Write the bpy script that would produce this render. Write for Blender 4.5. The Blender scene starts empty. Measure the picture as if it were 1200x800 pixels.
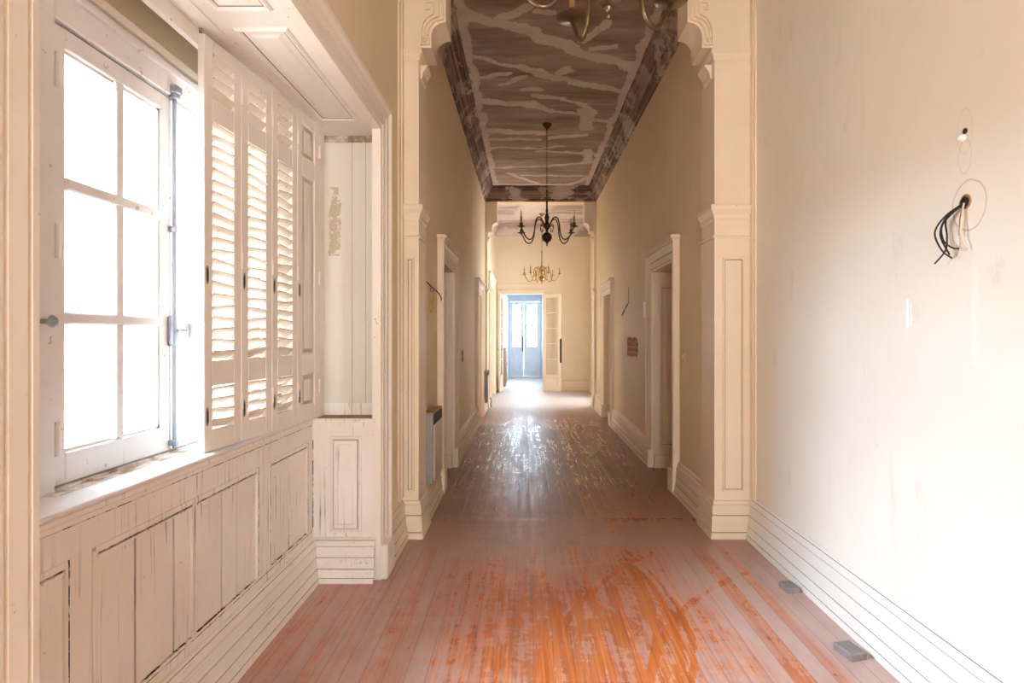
import bpy, math, random
from mathutils import Vector, Matrix
random.seed(7)
PI = math.pi
SC = bpy.context.scene
COL = SC.collection
CAM_Z = 1.4

# ------------------------------------------------------------------ materials
class NT:
    def __init__(s, name):
        s.m = bpy.data.materials.new(name); s.m.use_nodes = True
        s.t = s.m.node_tree; s.t.nodes.clear()
        s.out = s.n('ShaderNodeOutputMaterial')
        s.b = s.n('ShaderNodeBsdfPrincipled')
        s.l(s.b.outputs[0], s.out.inputs['Surface'])
    def n(s, kind, **kw):
        nd = s.t.nodes.new(kind)
        for k, v in kw.items(): setattr(nd, k, v)
        return nd
    def l(s, a, b): s.t.links.new(a, b)
    def set(s, sock, v):
        if hasattr(v, 'is_output') or isinstance(v, bpy.types.NodeSocket): s.l(v, sock)
        else: sock.default_value = v
    def coord(s, scale=(1, 1, 1), which='Object'):
        c = s.n('ShaderNodeTexCoord')
        m = s.n('ShaderNodeMapping'); m.inputs['Scale'].default_value = scale
        s.l(c.outputs[which], m.inputs[0]); return m.outputs[0]
    def pos(s): return s.n('ShaderNodeNewGeometry').outputs['Position']
    def vscale(s, v, scale, loc=(0, 0, 0)):
        m = s.n('ShaderNodeMapping'); m.inputs['Scale'].default_value = scale
        m.inputs['Location'].default_value = loc
        s.l(v, m.inputs[0]); return m.outputs[0]
    def noise(s, v, scale, detail=4, rough=.55, dist=0.0):
        t = s.n('ShaderNodeTexNoise')
        if v is not None: s.l(v, t.inputs['Vector'])
        t.inputs['Scale'].default_value = scale; t.inputs['Detail'].default_value = detail
        t.inputs['Roughness'].default_value = rough; t.inputs['Distortion'].default_value = dist
        return t.outputs[0]
    def ramp(s, f, stops, interp='LINEAR'):
        r = s.n('ShaderNodeValToRGB'); r.color_ramp.interpolation = interp
        e = r.color_ramp.elements
        while len(e) < len(stops): e.new(.5)
        for i, (p, c) in enumerate(stops):
            e[i].position = p
            e[i].color = (c, c, c, 1) if isinstance(c, (int, float)) else (*c, 1)
        s.l(f, r.inputs[0]); return r.outputs[0]
    def mix(s, f, a, b, mode='MIX'):
        m = s.n('ShaderNodeMix', data_type='RGBA', blend_type=mode)
        s.set(m.inputs[0], f)
        for sock, v in ((m.inputs[6], a), (m.inputs[7], b)):
            s.set(sock, (*v, 1) if isinstance(v, tuple) and len(v) == 3 else v)
        return m.outputs[2]
    def math(s, op, a, b=0.0, c=None, clamp=False):
        m = s.n('ShaderNodeMath', operation=op, use_clamp=clamp)
        s.set(m.inputs[0], a); s.set(m.inputs[1], b)
        if c is not None: s.set(m.inputs[2], c)
        return m.outputs[0]
    def xyz(s, v):
        x = s.n('ShaderNodeSeparateXYZ'); s.l(v, x.inputs[0]); return x.outputs
    def comb(s, x, y, z):
        c = s.n('ShaderNodeCombineXYZ')
        for i, v in enumerate((x, y, z)): s.set(c.inputs[i], v)
        return c.outputs[0]
    def smooth(s, v, a, b):
        m = s.n('ShaderNodeMapRange', interpolation_type='SMOOTHSTEP')
        s.set(m.inputs['Value'], v); m.inputs['From Min'].default_value = a; m.inputs['From Max'].default_value = b
        return m.outputs[0]
    def bump(s, h, strength=.3, dist=.002):
        b = s.n('ShaderNodeBump'); b.inputs['Strength'].default_value = strength; b.inputs['Distance'].default_value = dist
        s.l(h, b.inputs['Height']); s.l(b.outputs[0], s.b.inputs['Normal'])
    def done(s, color, rough=.5, metal=0.0, spec=None):
        s.set(s.b.inputs['Base Color'], (*color, 1) if isinstance(color, tuple) and len(color) == 3 else color)
        s.set(s.b.inputs['Roughness'], rough); s.b.inputs['Metallic'].default_value = metal
        if spec is not None: s.b.inputs['Specular IOR Level'].default_value = spec
        return s.m

def paint(name, base, tone, stretch, crack_lo=.70, crack=.6, chips=.66, chip_col=(.36, .28, .19), rough=.5):
    """old oil paint on wood: slow tone drift, grain cracks along one axis, chipped flakes"""
    t = NT(name); p = t.pos()
    drift = t.ramp(t.noise(p, 2.2, 5, .6), [(.3, 0.0), (.7, 1.0)])
    col = t.mix(drift, base, tone)
    cr = t.ramp(t.noise(t.vscale(p, stretch), 1.0, 5, .62), [(crack_lo, 0.0), (crack_lo + .05, 1.0)])
    reg = t.ramp(t.noise(p, 3.1, 3, .5), [(.40, 0.0), (.62, 1.0)])
    col = t.mix(t.math('MULTIPLY', t.math('MULTIPLY', cr, reg), crack), col, (.24, .18, .12))
    ch = t.ramp(t.noise(p, 26, 5, .65), [(chips, 0.0), (chips + .025, 1.0)])
    col = t.mix(t.math('MULTIPLY', ch, .75), col, chip_col)
    t.bump(t.noise(t.vscale(p, tuple(max(4, v * .5) for v in stretch)), 1.0, 5, .6), .25, .003)
    return t.done(col, rough)

def plain(name, col, rough=.5, metal=0.0, var=.15, scale=30):
    t = NT(name)
    n = t.noise(t.coord(), scale, 4, .6)
    c = t.mix(n, tuple(v * (1 - var) for v in col), tuple(min(1, v * (1 + var)) for v in col))
    return t.done(c, rough, metal)

WHITE = (.85, .81, .755); WHITE2 = (.76, .71, .64)
M = {}
M['paint_v'] = paint('old_white_paint_vertical', WHITE, WHITE2, (70, 70, 2.2), .585, .85, .68)
M['paint_y'] = paint('old_white_paint_lengthwise', WHITE, WHITE2, (70, 2.2, 70), .60, .75, .68)
M['paint'] = paint('old_white_paint', WHITE, (.79, .74, .67), (40, 40, 10), .74, .5, .69)
M['shutter'] = paint('shutter_paint', (.80, .75, .69), (.75, .70, .64), (60, 60, 4), .74, .5, .70)
M['slat'] = paint('slat_paint', (.82, .76, .69), (.74, .66, .56), (6, 30, 60), .72, .5, .64, (.50, .36, .20))
M['trim'] = paint('cream_trim_paint', (.82, .70, .54), (.76, .64, .475), (40, 40, 8), .76, .45, .70, (.45, .34, .22))
M['casing'] = paint('pale_casing_paint', (.83, .765, .675), (.78, .71, .61), (50, 50, 4), .68, .6, .68)
M['window_paint'] = paint('window_paint', (.80, .79, .79), (.70, .69, .70), (60, 60, 4), .67, .6, .655, (.40, .33, .27))
def speckled(name, a, b, scale, lo, hi, stretch=(1, 1, 1)):
    t = NT(name); p = t.pos()
    k = t.ramp(t.noise(t.vscale(p, stretch), scale, 6, .7), [(lo, 0.0), (hi, 1.0)])
    return t.done(t.mix(k, a, b), .8)
M['crack'] = speckled('ragged_dark_joint', (.66, .60, .52), (.035, .025, .018), 14, .45, .53)
M['grime'] = speckled('sill_grime', (.80, .79, .77), (.30, .20, .12), 16, .44, .62, (1, .6, 1))
M['beige_band'] = paint('bare_beige_band', (.80, .70, .54), (.70, .59, .43), (30, 30, 6), .70, .4, .68)
M['dirt'] = plain('groove_dirt', (.24, .175, .12), .9)
M['gap'] = plain('black_gap', (.02, .016, .012), .9)
M['dust_ledge'] = plain('dusty_ledge', (.34, .23, .14), .9, var=.5, scale=60)

def plaster(name, base, tone, marks=False):
    t = NT(name); p = t.pos()
    a = t.ramp(t.noise(p, 1.3, 6, .6), [(.35, 0.0), (.68, 1.0)])
    col = t.mix(a, base, tone)
    b = t.ramp(t.noise(t.vscale(p, (1, 1.6, .7)), 5, 6, .7), [(.60, 0.0), (.78, 1.0)])
    col = t.mix(t.math('MULTIPLY', b, .32), col, (.52, .41, .28))
    s = t.ramp(t.noise(t.vscale(p, (9, 9, .8)), 1.0, 5, .6), [(.63, 0.0), (.75, 1.0)])
    col = t.mix(t.math('MULTIPLY', s, .22), col, (.55, .43, .29))
    if marks:
        x = t.xyz(p)
        wob = t.math('MULTIPLY', t.math('SUBTRACT', t.noise(p, 14, 3), .5), .025)
        def ring(y, z, ry, rz, w, colr, amt):
            nonlocal col
            dy = t.math('DIVIDE', t.math('SUBTRACT', x[1], y), ry); dz = t.math('DIVIDE', t.math('SUBTRACT', x[2], z), rz)
            r = t.math('SQRT', t.math('ADD', t.math('MULTIPLY', dy, dy), t.math('MULTIPLY', dz, dz)))
            d = t.math('ABSOLUTE', t.math('ADD', t.math('SUBTRACT', r, 1.0), t.math('MULTIPLY', wob, 6)))
            k = t.math('SUBTRACT', 1.0, t.smooth(d, w * .4, w))
            col = t.mix(t.math('MULTIPLY', k, amt), col, colr)
        ring(2.055, 1.862, .078, .088, .05, (.55, .45, .36), .75)
        ring(2.075, 2.04, .03, .06, .09, (.66, .56, .45), .5)
        ring(2.075, 2.13, .035, .08, .08, (.70, .62, .50), .5)
        def stroke(y, z0, z1, w, colr, amt):
            nonlocal col
            d = t.math('ABSOLUTE', t.math('ADD', t.math('SUBTRACT', x[1], y), wob))
            k = t.math('SUBTRACT', 1.0, t.smooth(d, w * .5, w))
            k = t.math('MULTIPLY', k, t.math('MULTIPLY', t.math('GREATER_THAN', x[2], z0), t.math('LESS_THAN', x[2], z1)))
            col = t.mix(t.math('MULTIPLY', k, amt), col, colr)
        stroke(2.385, 1.43, 1.55, .010, (.97, .96, .99), .9)
        stroke(2.365, 1.44, 1.53, .006, (.97, .96, .99), .8)
        stroke(2.03, 1.30, 1.66, .016, (.92, .86, .78), .45)
    t.bump(t.noise(p, 9, 6, .6), .12, .004)
    return t.done(col, .62)
M['wall'] = plaster('cream_plaster', (.80, .68, .475), (.75, .62, .415))
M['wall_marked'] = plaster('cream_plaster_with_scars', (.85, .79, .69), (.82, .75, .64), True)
M['wall_end'] = plaster('warm_end_plaster', (.78, .68, .525), (.73, .63, .475))
M['wall_grey'] = plaster('grey_blue_plaster', (.60, .65, .69), (.53, .58, .63))

def ceiling_mat(name, dark, mid, streak, strokes=None, lo=.03):
    """stripped ceiling boards with trowelled plaster repairs; strokes: (xa, ya, xb, yb, half width)"""
    t = NT(name); p = t.pos(); x = t.xyz(p)
    base = t.mix(t.ramp(t.noise(t.vscale(p, (.30, 1.3, 1)), 2.4, 7, .62), [(.36, 0.0), (.62, 1.0)]), dark, mid)
    base = t.mix(t.math('MULTIPLY', t.ramp(t.noise(t.vscale(p, (1.5, 9, 1)), 1.5, 5, .65), [(.5, 0.0), (.72, 1.0)]), .30), base, streak)
    wx = t.math('MULTIPLY', t.math('SUBTRACT', t.noise(p, 3.2, 5, .6), .5), .20)
    wy = t.math('MULTIPLY', t.math('SUBTRACT', t.noise(t.vscale(p, (1, 1, 1), (5, 3, 1)), 3.6, 5, .62), .5), .26)
    ragged = t.math('MULTIPLY', t.math('SUBTRACT', t.noise(p, 13, 5, .65), .5), .9)
    qx, qy = t.math('ADD', x[0], wx), t.math('ADD', x[1], wy)
    k = None
    if strokes is None:
        wob = t.math('MULTIPLY', t.math('SUBTRACT', t.noise(p, 1.4, 4, .6), .5), .4)
        for sx, sy, ph, sk, am in ((.26, .9, .3, .10, 1.0), (.40, 1.5, 4.7, -.22, .7)):
            v = t.comb(t.math('ADD', t.math('MULTIPLY', x[0], sx), t.math('MULTIPLY', x[1], sk)), t.math('ADD', t.math('MULTIPLY', x[1], sy), wob), ph)
            vo = t.n('ShaderNodeTexVoronoi', feature='DISTANCE_TO_EDGE', voronoi_dimensions='3D'); t.l(v, vo.inputs['Vector']); vo.inputs['Scale'].default_value = 1.0
            d = t.math('ADD', vo.outputs['Distance'], t.math('MULTIPLY', ragged, .06))
            e = t.math('MULTIPLY', t.math('SUBTRACT', 1.0, t.smooth(d, lo, lo + .025)), am)
            k = e if k is None else t.math('MAXIMUM', k, e)
    for xa, ya, xb, yb, hw in (strokes or []):
        dx, dy = xb - xa, yb - ya; L2 = dx * dx + dy * dy + 1e-6
        px, py = t.math('SUBTRACT', qx, xa), t.math('SUBTRACT', qy, ya)
        h = t.math('MULTIPLY_ADD', px, dx / L2, t.math('MULTIPLY', py, dy / L2), clamp=True)
        ex = t.math('MULTIPLY_ADD', h, -dx, px); ey = t.math('MULTIPLY_ADD', h, -dy, py)
        d = t.math('SQRT', t.math('MULTIPLY_ADD', ex, ex, t.math('MULTIPLY', ey, ey)))
        d = t.math('ADD', t.math('DIVIDE', d, hw), ragged)
        e = t.math('SUBTRACT', 1.0, t.smooth(d, .85, 1.12))
        k = e if k is None else t.math('MAXIMUM', k, e)
    k = t.math('MULTIPLY', k, t.ramp(t.noise(p, 3.0, 5, .65), [(.22, .45), (.6, .95)]))
    col = t.mix(k, base, streak)
    t.bump(k, .3, .004)
    return t.done(col, .75)
STROKES = []
for za, wa, zb, wb, pw in ((180, 60, 400, 110, 34), (400, 110, 650, 210, 36), (650, 210, 840, 262, 30), (300, 90, 420, 30, 26), (210, 220, 400, 265, 12), (400, 260, 560, 310, 22),
        (560, 310, 800, 360, 14), (230, 302, 350, 290, 15), (320, 330, 420, 300, 10), (450, 375, 560, 385, 11), (560, 385, 650, 410, 11), (650, 410, 690, 440, 12), (250, 395, 440, 410, 20),
        (440, 405, 520, 435, 16), (520, 435, 640, 445, 10), (655, 430, 655, 500, 24), (640, 465, 770, 475, 9), (270, 510, 480, 520, 18), (500, 540, 650, 525, 11), (290, 545, 470, 545, 10),
        (290, 575, 480, 580, 7), (480, 580, 560, 570, 7), (470, 590, 690, 600, 6), (665, 590, 665, 630, 12), (300, 655, 480, 650, 7), (480, 650, 700, 632, 7), (350, 678, 470, 716, 6),
        (410, 685, 690, 688, 5), (310, 720, 590, 722, 7), (580, 722, 680, 690, 6), (690, 188, 765, 183, 20), (560, 285, 580, 275, 24), (415, 350, 470, 350, 18), (465, 45, 515, 45, 24), (640, 160, 740, 90, 22)):
    ya = 2.84 * 680 / (393 - wa / 3.333); yb = 2.84 * 680 / (393 - wb / 3.333)
    xa = (490 + za / 3.333 - 616) * ya / 680; xb = (490 + zb / 3.333 - 616) * yb / 680
    ym_ = (ya + yb) / 2
    STROKES.append((xa, ya, xb, yb, max(.035, .5 * pw / 3.333 * ym_ * ym_ / (680 * 2.84))))
STROKES += [(-.57, 4.4, -.58, 11.0, .05), (1.16, 5.0, 1.17, 11.0, .05)]
M['ceiling'] = ceiling_mat('stripped_ceiling', (.21, .140, .106), (.42, .32, .265), (.70, .60, .53), STROKES)
M['ceiling_near'] = ceiling_mat('stripped_ceiling_near', (.185, .120, .090), (.37, .275, .225), (.66, .555, .485))
M['ceiling_far'] = ceiling_mat('stripped_ceiling_pale', (.36, .27, .23), (.48, .38, .33), (.72, .63, .57), None, .05)

def cornice_mat():
    t = NT('stripped_cornice'); p = t.pos()
    lines = t.ramp(t.noise(t.vscale(p, (.5, .5, 48)), 1.0, 3, .6), [(.42, 0.0), (.56, 1.0)])
    base = t.mix(lines, (.07, .036, .022), (.27, .175, .13))
    k = t.ramp(t.noise(t.vscale(p, (1, 1, 1.6)), 2.6, 6, .66), [(.50, 0.0), (.56, 1.0)])
    k = t.math('MULTIPLY', k, t.ramp(t.noise(p, .9, 2, .5), [(.36, .2), (.54, 1.0)]))
    col = t.mix(t.math('MULTIPLY', k, .85), base, (.54, .44, .38))
    return t.done(col, .7)
M['cornice'] = cornice_mat()

def floor_mat():
    t = NT('dusty_plank_floor'); p = t.pos(); x = t.xyz(p)
    PW = .088
    # plank index along X in the field, along Y in the threshold band
    thr = t.math('MULTIPLY', t.math('GREATER_THAN', x[1], 3.86), t.math('LESS_THAN', x[1], 4.42))
    u = t.math('DIVIDE', t.mix(thr, t.comb(x[0], 0.0, 0.0), t.comb(x[1], 0.0, 0.0)), PW) if False else None
    def sel(a, b):
        return t.math('ADD', t.math('MULTIPLY', a, t.math('SUBTRACT', 1.0, thr)), t.math('MULTIPLY', b, thr))
    u = t.math('DIVIDE', t.math('ADD', sel(x[0], x[1]), 10.0), PW)
    idx = t.math('FLOOR', u)
    fr = t.math('FRACT', u)
    lng = sel(x[1], x[0])
    wn = t.n('ShaderNodeTexWhiteNoise', noise_dimensions='1D'); t.l(idx, wn.inputs['W'])
    rnd = wn.outputs['Value']
    # grain
    gv = t.comb(t.math('MULTIPLY', sel(x[0], x[1]), 55.0), t.math('ADD', t.math('MULTIPLY', lng, 1.6), t.math('MULTIPLY', rnd, 40.0)), rnd)
    grain = t.noise(gv, 1.0, 6, .65, .4)
    wood = t.ramp(grain, [(.28, (.24, .052, .014)), (.50, (.54, .138, .032)), (.72, (.74, .27, .085))])
    wood = t.mix(t.math('MULTIPLY', rnd, .45), wood, (.36, .10, .032))
    # border bands beside the right wall: alternating orange and grey-mauve boards
    seam = t.math('SUBTRACT', 1.0, t.smooth(t.math('MINIMUM', fr, t.math('SUBTRACT', 1.0, fr)), .012, .05))
    # dust amount
    cx = t.math('ABSOLUTE', t.math('SUBTRACT', x[0], .24))
    near = t.math('MULTIPLY', t.math('SUBTRACT', 1.0, t.smooth(x[1], 3.0, 4.0)), t.math('SUBTRACT', 1.0, t.smooth(cx, .05, .95)))
    cloud = t.noise(t.vscale(p, (1, .6, 1)), 2.3, 6, .62, .6)
    sw = t.noise(t.vscale(p, (9, .9, 1)), 1.0, 6, .66, 1.3)          # long sweeps along the boards
    fine = t.noise(t.vscale(p, (30, 1.6, 1)), 1.0, 4, .6, .8)
    sx = t.noise(t.vscale(p, (1.1, 11, 1)), 1.0, 5, .66, 1.4)        # cross sweeps
    sc = t.noise(t.vscale(p, (3.5, 3.0, 1)), 2.2, 7, .70, 2.5)       # scuffs
    swirl = t.noise(t.vscale(p, (1.3, 1, 1)), 3.6, 6, .60, 4.0)
    def c0(v, k): return t.math('MULTIPLY', t.math('SUBTRACT', v, .5), k)
    add = lambda *a: a[0] if len(a) == 1 else t.math('ADD', a[0], add(*a[1:]))
    stuff = add(c0(cloud, .8), c0(sw, 1.6), c0(fine, 1.35), c0(sx, .7), c0(sc, .85), c0(swirl, .6), c0(rnd, .22))
    stuff = t.math('MULTIPLY', t.math('MULTIPLY', stuff, .8), t.math('MULTIPLY_ADD', t.math('MULTIPLY', t.smooth(x[0], .9, 1.08), t.math('LESS_THAN', x[1], 3.86)), -.55, 1.0))
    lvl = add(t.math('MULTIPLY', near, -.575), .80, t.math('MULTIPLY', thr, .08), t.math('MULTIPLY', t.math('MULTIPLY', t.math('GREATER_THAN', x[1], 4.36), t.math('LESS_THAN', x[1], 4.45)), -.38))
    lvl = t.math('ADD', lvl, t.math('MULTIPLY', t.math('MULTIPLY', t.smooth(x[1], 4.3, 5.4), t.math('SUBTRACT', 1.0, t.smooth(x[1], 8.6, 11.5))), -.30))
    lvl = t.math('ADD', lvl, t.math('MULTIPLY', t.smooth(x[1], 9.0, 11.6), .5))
    par = t.math('GREATER_THAN', t.math('MODULO', idx, 2.0), .5)
    border = t.math('MULTIPLY', t.smooth(x[0], .98, 1.06), t.math('LESS_THAN', x[1], 3.86))
    lvl = t.math('ADD', lvl, t.math('MULTIPLY', border, t.math('SUBTRACT', t.math('MULTIPLY', par, .50), .32)))
    edge = t.math('MULTIPLY', t.smooth(x[0], 1.30, 1.34), t.math('LESS_THAN', x[1], 3.86))
    lvl = t.math('ADD', lvl, t.math('MULTIPLY', edge, .5))
    lvl = t.math('ADD', lvl, c0(t.noise(t.vscale(p, (1.3, 1, 1)), 1.7, 3, .5), .55))
    # dragged arcs that wiped the dust away
    for ax, ay, rr, w_, am in ((-1.55, 3.1, 2.20, .016, .5), (-1.50, 3.0, 2.28, .012, .45), (-1.62, 2.95, 2.34, .02, .4), (2.6, 1.6, 2.25, .02, .3), (2.4, 2.0, 2.35, .015, .3)):
        q1, q2 = t.math('SUBTRACT', x[0], ax), t.math('SUBTRACT', x[1], ay)
        dd = t.math('SQRT', t.math('MULTIPLY_ADD', q1, q1, t.math('MULTIPLY', q2, q2)))
        dd = t.math('ABSOLUTE', t.math('ADD', t.math('SUBTRACT', dd, rr), c0(cloud, .10)))
        e = t.math('SUBTRACT', 1.0, t.smooth(dd, w_ * .4, w_ * 1.6))
        e = t.math('MULTIPLY', e, t.math('SUBTRACT', 1.0, t.smooth(x[1], 3.3, 3.95)))
        lvl = t.math('SUBTRACT', lvl, t.math('MULTIPLY', e, am))
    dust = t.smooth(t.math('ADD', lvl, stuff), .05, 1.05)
    dust_lit_col = t.mix(t.noise(t.vscale(p, (2, 1, 1)), 4, 5, .6), (.40, .265, .225), (.60, .46, .42))  # near dust kept paler: the window light on it is put into the colour
    dust_lit_col = t.mix(t.math('MULTIPLY', t.smooth(x[1], 3.2, 5.2), .72), dust_lit_col, (.215, .118, .074))  # darker and browner down the corridor, its dimmer light painted into the dust
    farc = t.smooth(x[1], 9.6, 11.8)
    dust_lit_col = t.mix(t.math('MULTIPLY', farc, .85), dust_lit_col, (.55, .52, .52))
    wood = t.mix(t.math('MULTIPLY', t.smooth(x[1], 3.4, 5.2), .6), wood, (.15, .052, .02))  # wood darkened as well where the corridor gets less light
    col = t.mix(t.math('MULTIPLY', dust, .86), wood, dust_lit_col)
    spots = t.ramp(t.noise(p, 16, 3, .5), [(.73, 0.0), (.76, 1.0)])
    col = t.mix(t.math('MULTIPLY', spots, .6), col, (.05, .025, .02))
    col = t.mix(t.math('MULTIPLY', seam, .30), col, (.09, .05, .035))
    r = add(t.math('MULTIPLY', dust, .24), .15, t.math('MULTIPLY', swirl, .14))
    h = add(t.math('MULTIPLY', sc, .8), t.math('MULTIPLY', swirl, 1.3), t.math('MULTIPLY', dust, .25), t.math('MULTIPLY', seam, -.5))
    t.bump(t.math('MULTIPLY', h, t.math('MULTIPLY_ADD', t.smooth(x[1], 3.6, 6.0), .62, .38)), .30, .0075)
    return t.done(col, r)
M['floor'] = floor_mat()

def glass_mat():
    t = NT('window_glass')
    tr = t.n('ShaderNodeBsdfTransparent'); tr.inputs[0].default_value = (.97, .98, .98, 1)
    gl = t.n('ShaderNodeBsdfGlossy'); gl.inputs['Roughness'].default_value = .03
    fr = t.n('ShaderNodeLayerWeight'); fr.inputs[0].default_value = .5
    k = t.math('MULTIPLY_ADD', t.math('POWER', fr.outputs['Facing'], 5.0), .7, .03)
    mx = t.n('ShaderNodeMixShader'); t.l(k, mx.inputs[0]); t.l(tr.outputs[0], mx.inputs[1]); t.l(gl.outputs[0], mx.inputs[2])
    t.l(mx.outputs[0], t.out.inputs['Surface']); t.t.nodes.remove(t.b)
    return t.m
M['glass'] = glass_mat()

def brick_mat():
    t = NT('bare_brick')
    b = t.n('ShaderNodeTexBrick'); c = t.n('ShaderNodeTexCoord')
    x = t.xyz(c.outputs['Object']); v = t.comb(x[1], x[2], 0.0); t.l(v, b.inputs['Vector'])
    b.inputs['Color1'].default_value = (.45, .16, .07, 1); b.inputs['Color2'].default_value = (.58, .26, .13, 1)
    b.inputs['Mortar'].default_value = (.52, .42, .32, 1); b.inputs['Scale'].default_value = 1.0
    b.inputs['Brick Width'].default_value = .2; b.inputs['Row Height'].default_value = .065; b.inputs['Mortar Size'].default_value = .008
    n = t.noise(c.outputs['Object'], 22, 5, .7)
    col = t.mix(t.ramp(n, [(.45, 0.0), (.7, .7)]), b.outputs['Color'], (.30, .15, .08))
    t.bump(n, .6, .01)
    return t.done(col, .9)
M['brick'] = brick_mat()
M['bronze'] = plain('dark_bronze', (.085, .050, .022), .34, .85, .4, 40)
M['brass'] = plain('aged_brass', (.33, .20, .065), .36, .9, .3, 30)
M['brass_dark'] = plain('tarnished_brass', (.17, .12, .065), .30, .9, .45, 30)
M['candle'] = plain('amber_candle_sleeve', (.36, .19, .06), .5)
M['bulb'] = plain('milky_bulb_glass', (.72, .58, .46), .2)
M['iron'] = plain('grey_iron', (.30, .32, .34), .45, .6, .3)
M['zinc'] = plain('zinc_plate', (.30, .29, .27), .5, .5, .4, 60)
M['rod'] = plain('blue_grey_rod', (.32, .36, .44), .4, .4, .2)
M['heater_grey'] = plain('heater_grey_enamel', (.27, .262, .232), .45, 0, .2)
M['heater_cream'] = plain('heater_cream_enamel', (.62, .53, .43), .4, 0, .15, 14)
M['heater_rust'] = plain('heater_rusty_top', (.40, .22, .09), .6, 0, .5, 20)
M['black'] = plain('black_plastic', (.012, .012, .013), .45)
M['wire_pale'] = plain('pale_wire', (.66, .58, .46), .5)
M['copper'] = plain('bare_copper', (.70, .36, .16), .35, .8)
M['ribbon'] = plain('ochre_ribbon', (.42, .25, .05), .7)
M['plastic_white'] = plain('white_plastic', (.86, .86, .84), .4, 0, .05)
M['stone'] = plain('grey_wood_block', (.24, .20, .19), .85, 0, .4, 50)
M['door_brown'] = paint('door_brown_paint', (.46, .35, .25), (.38, .29, .20), (50, 50, 3), .7, .4)
M['wood_dark'] = plain('brown_wood', (.30, .20, .13), .55, 0, .3, 12)

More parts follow.
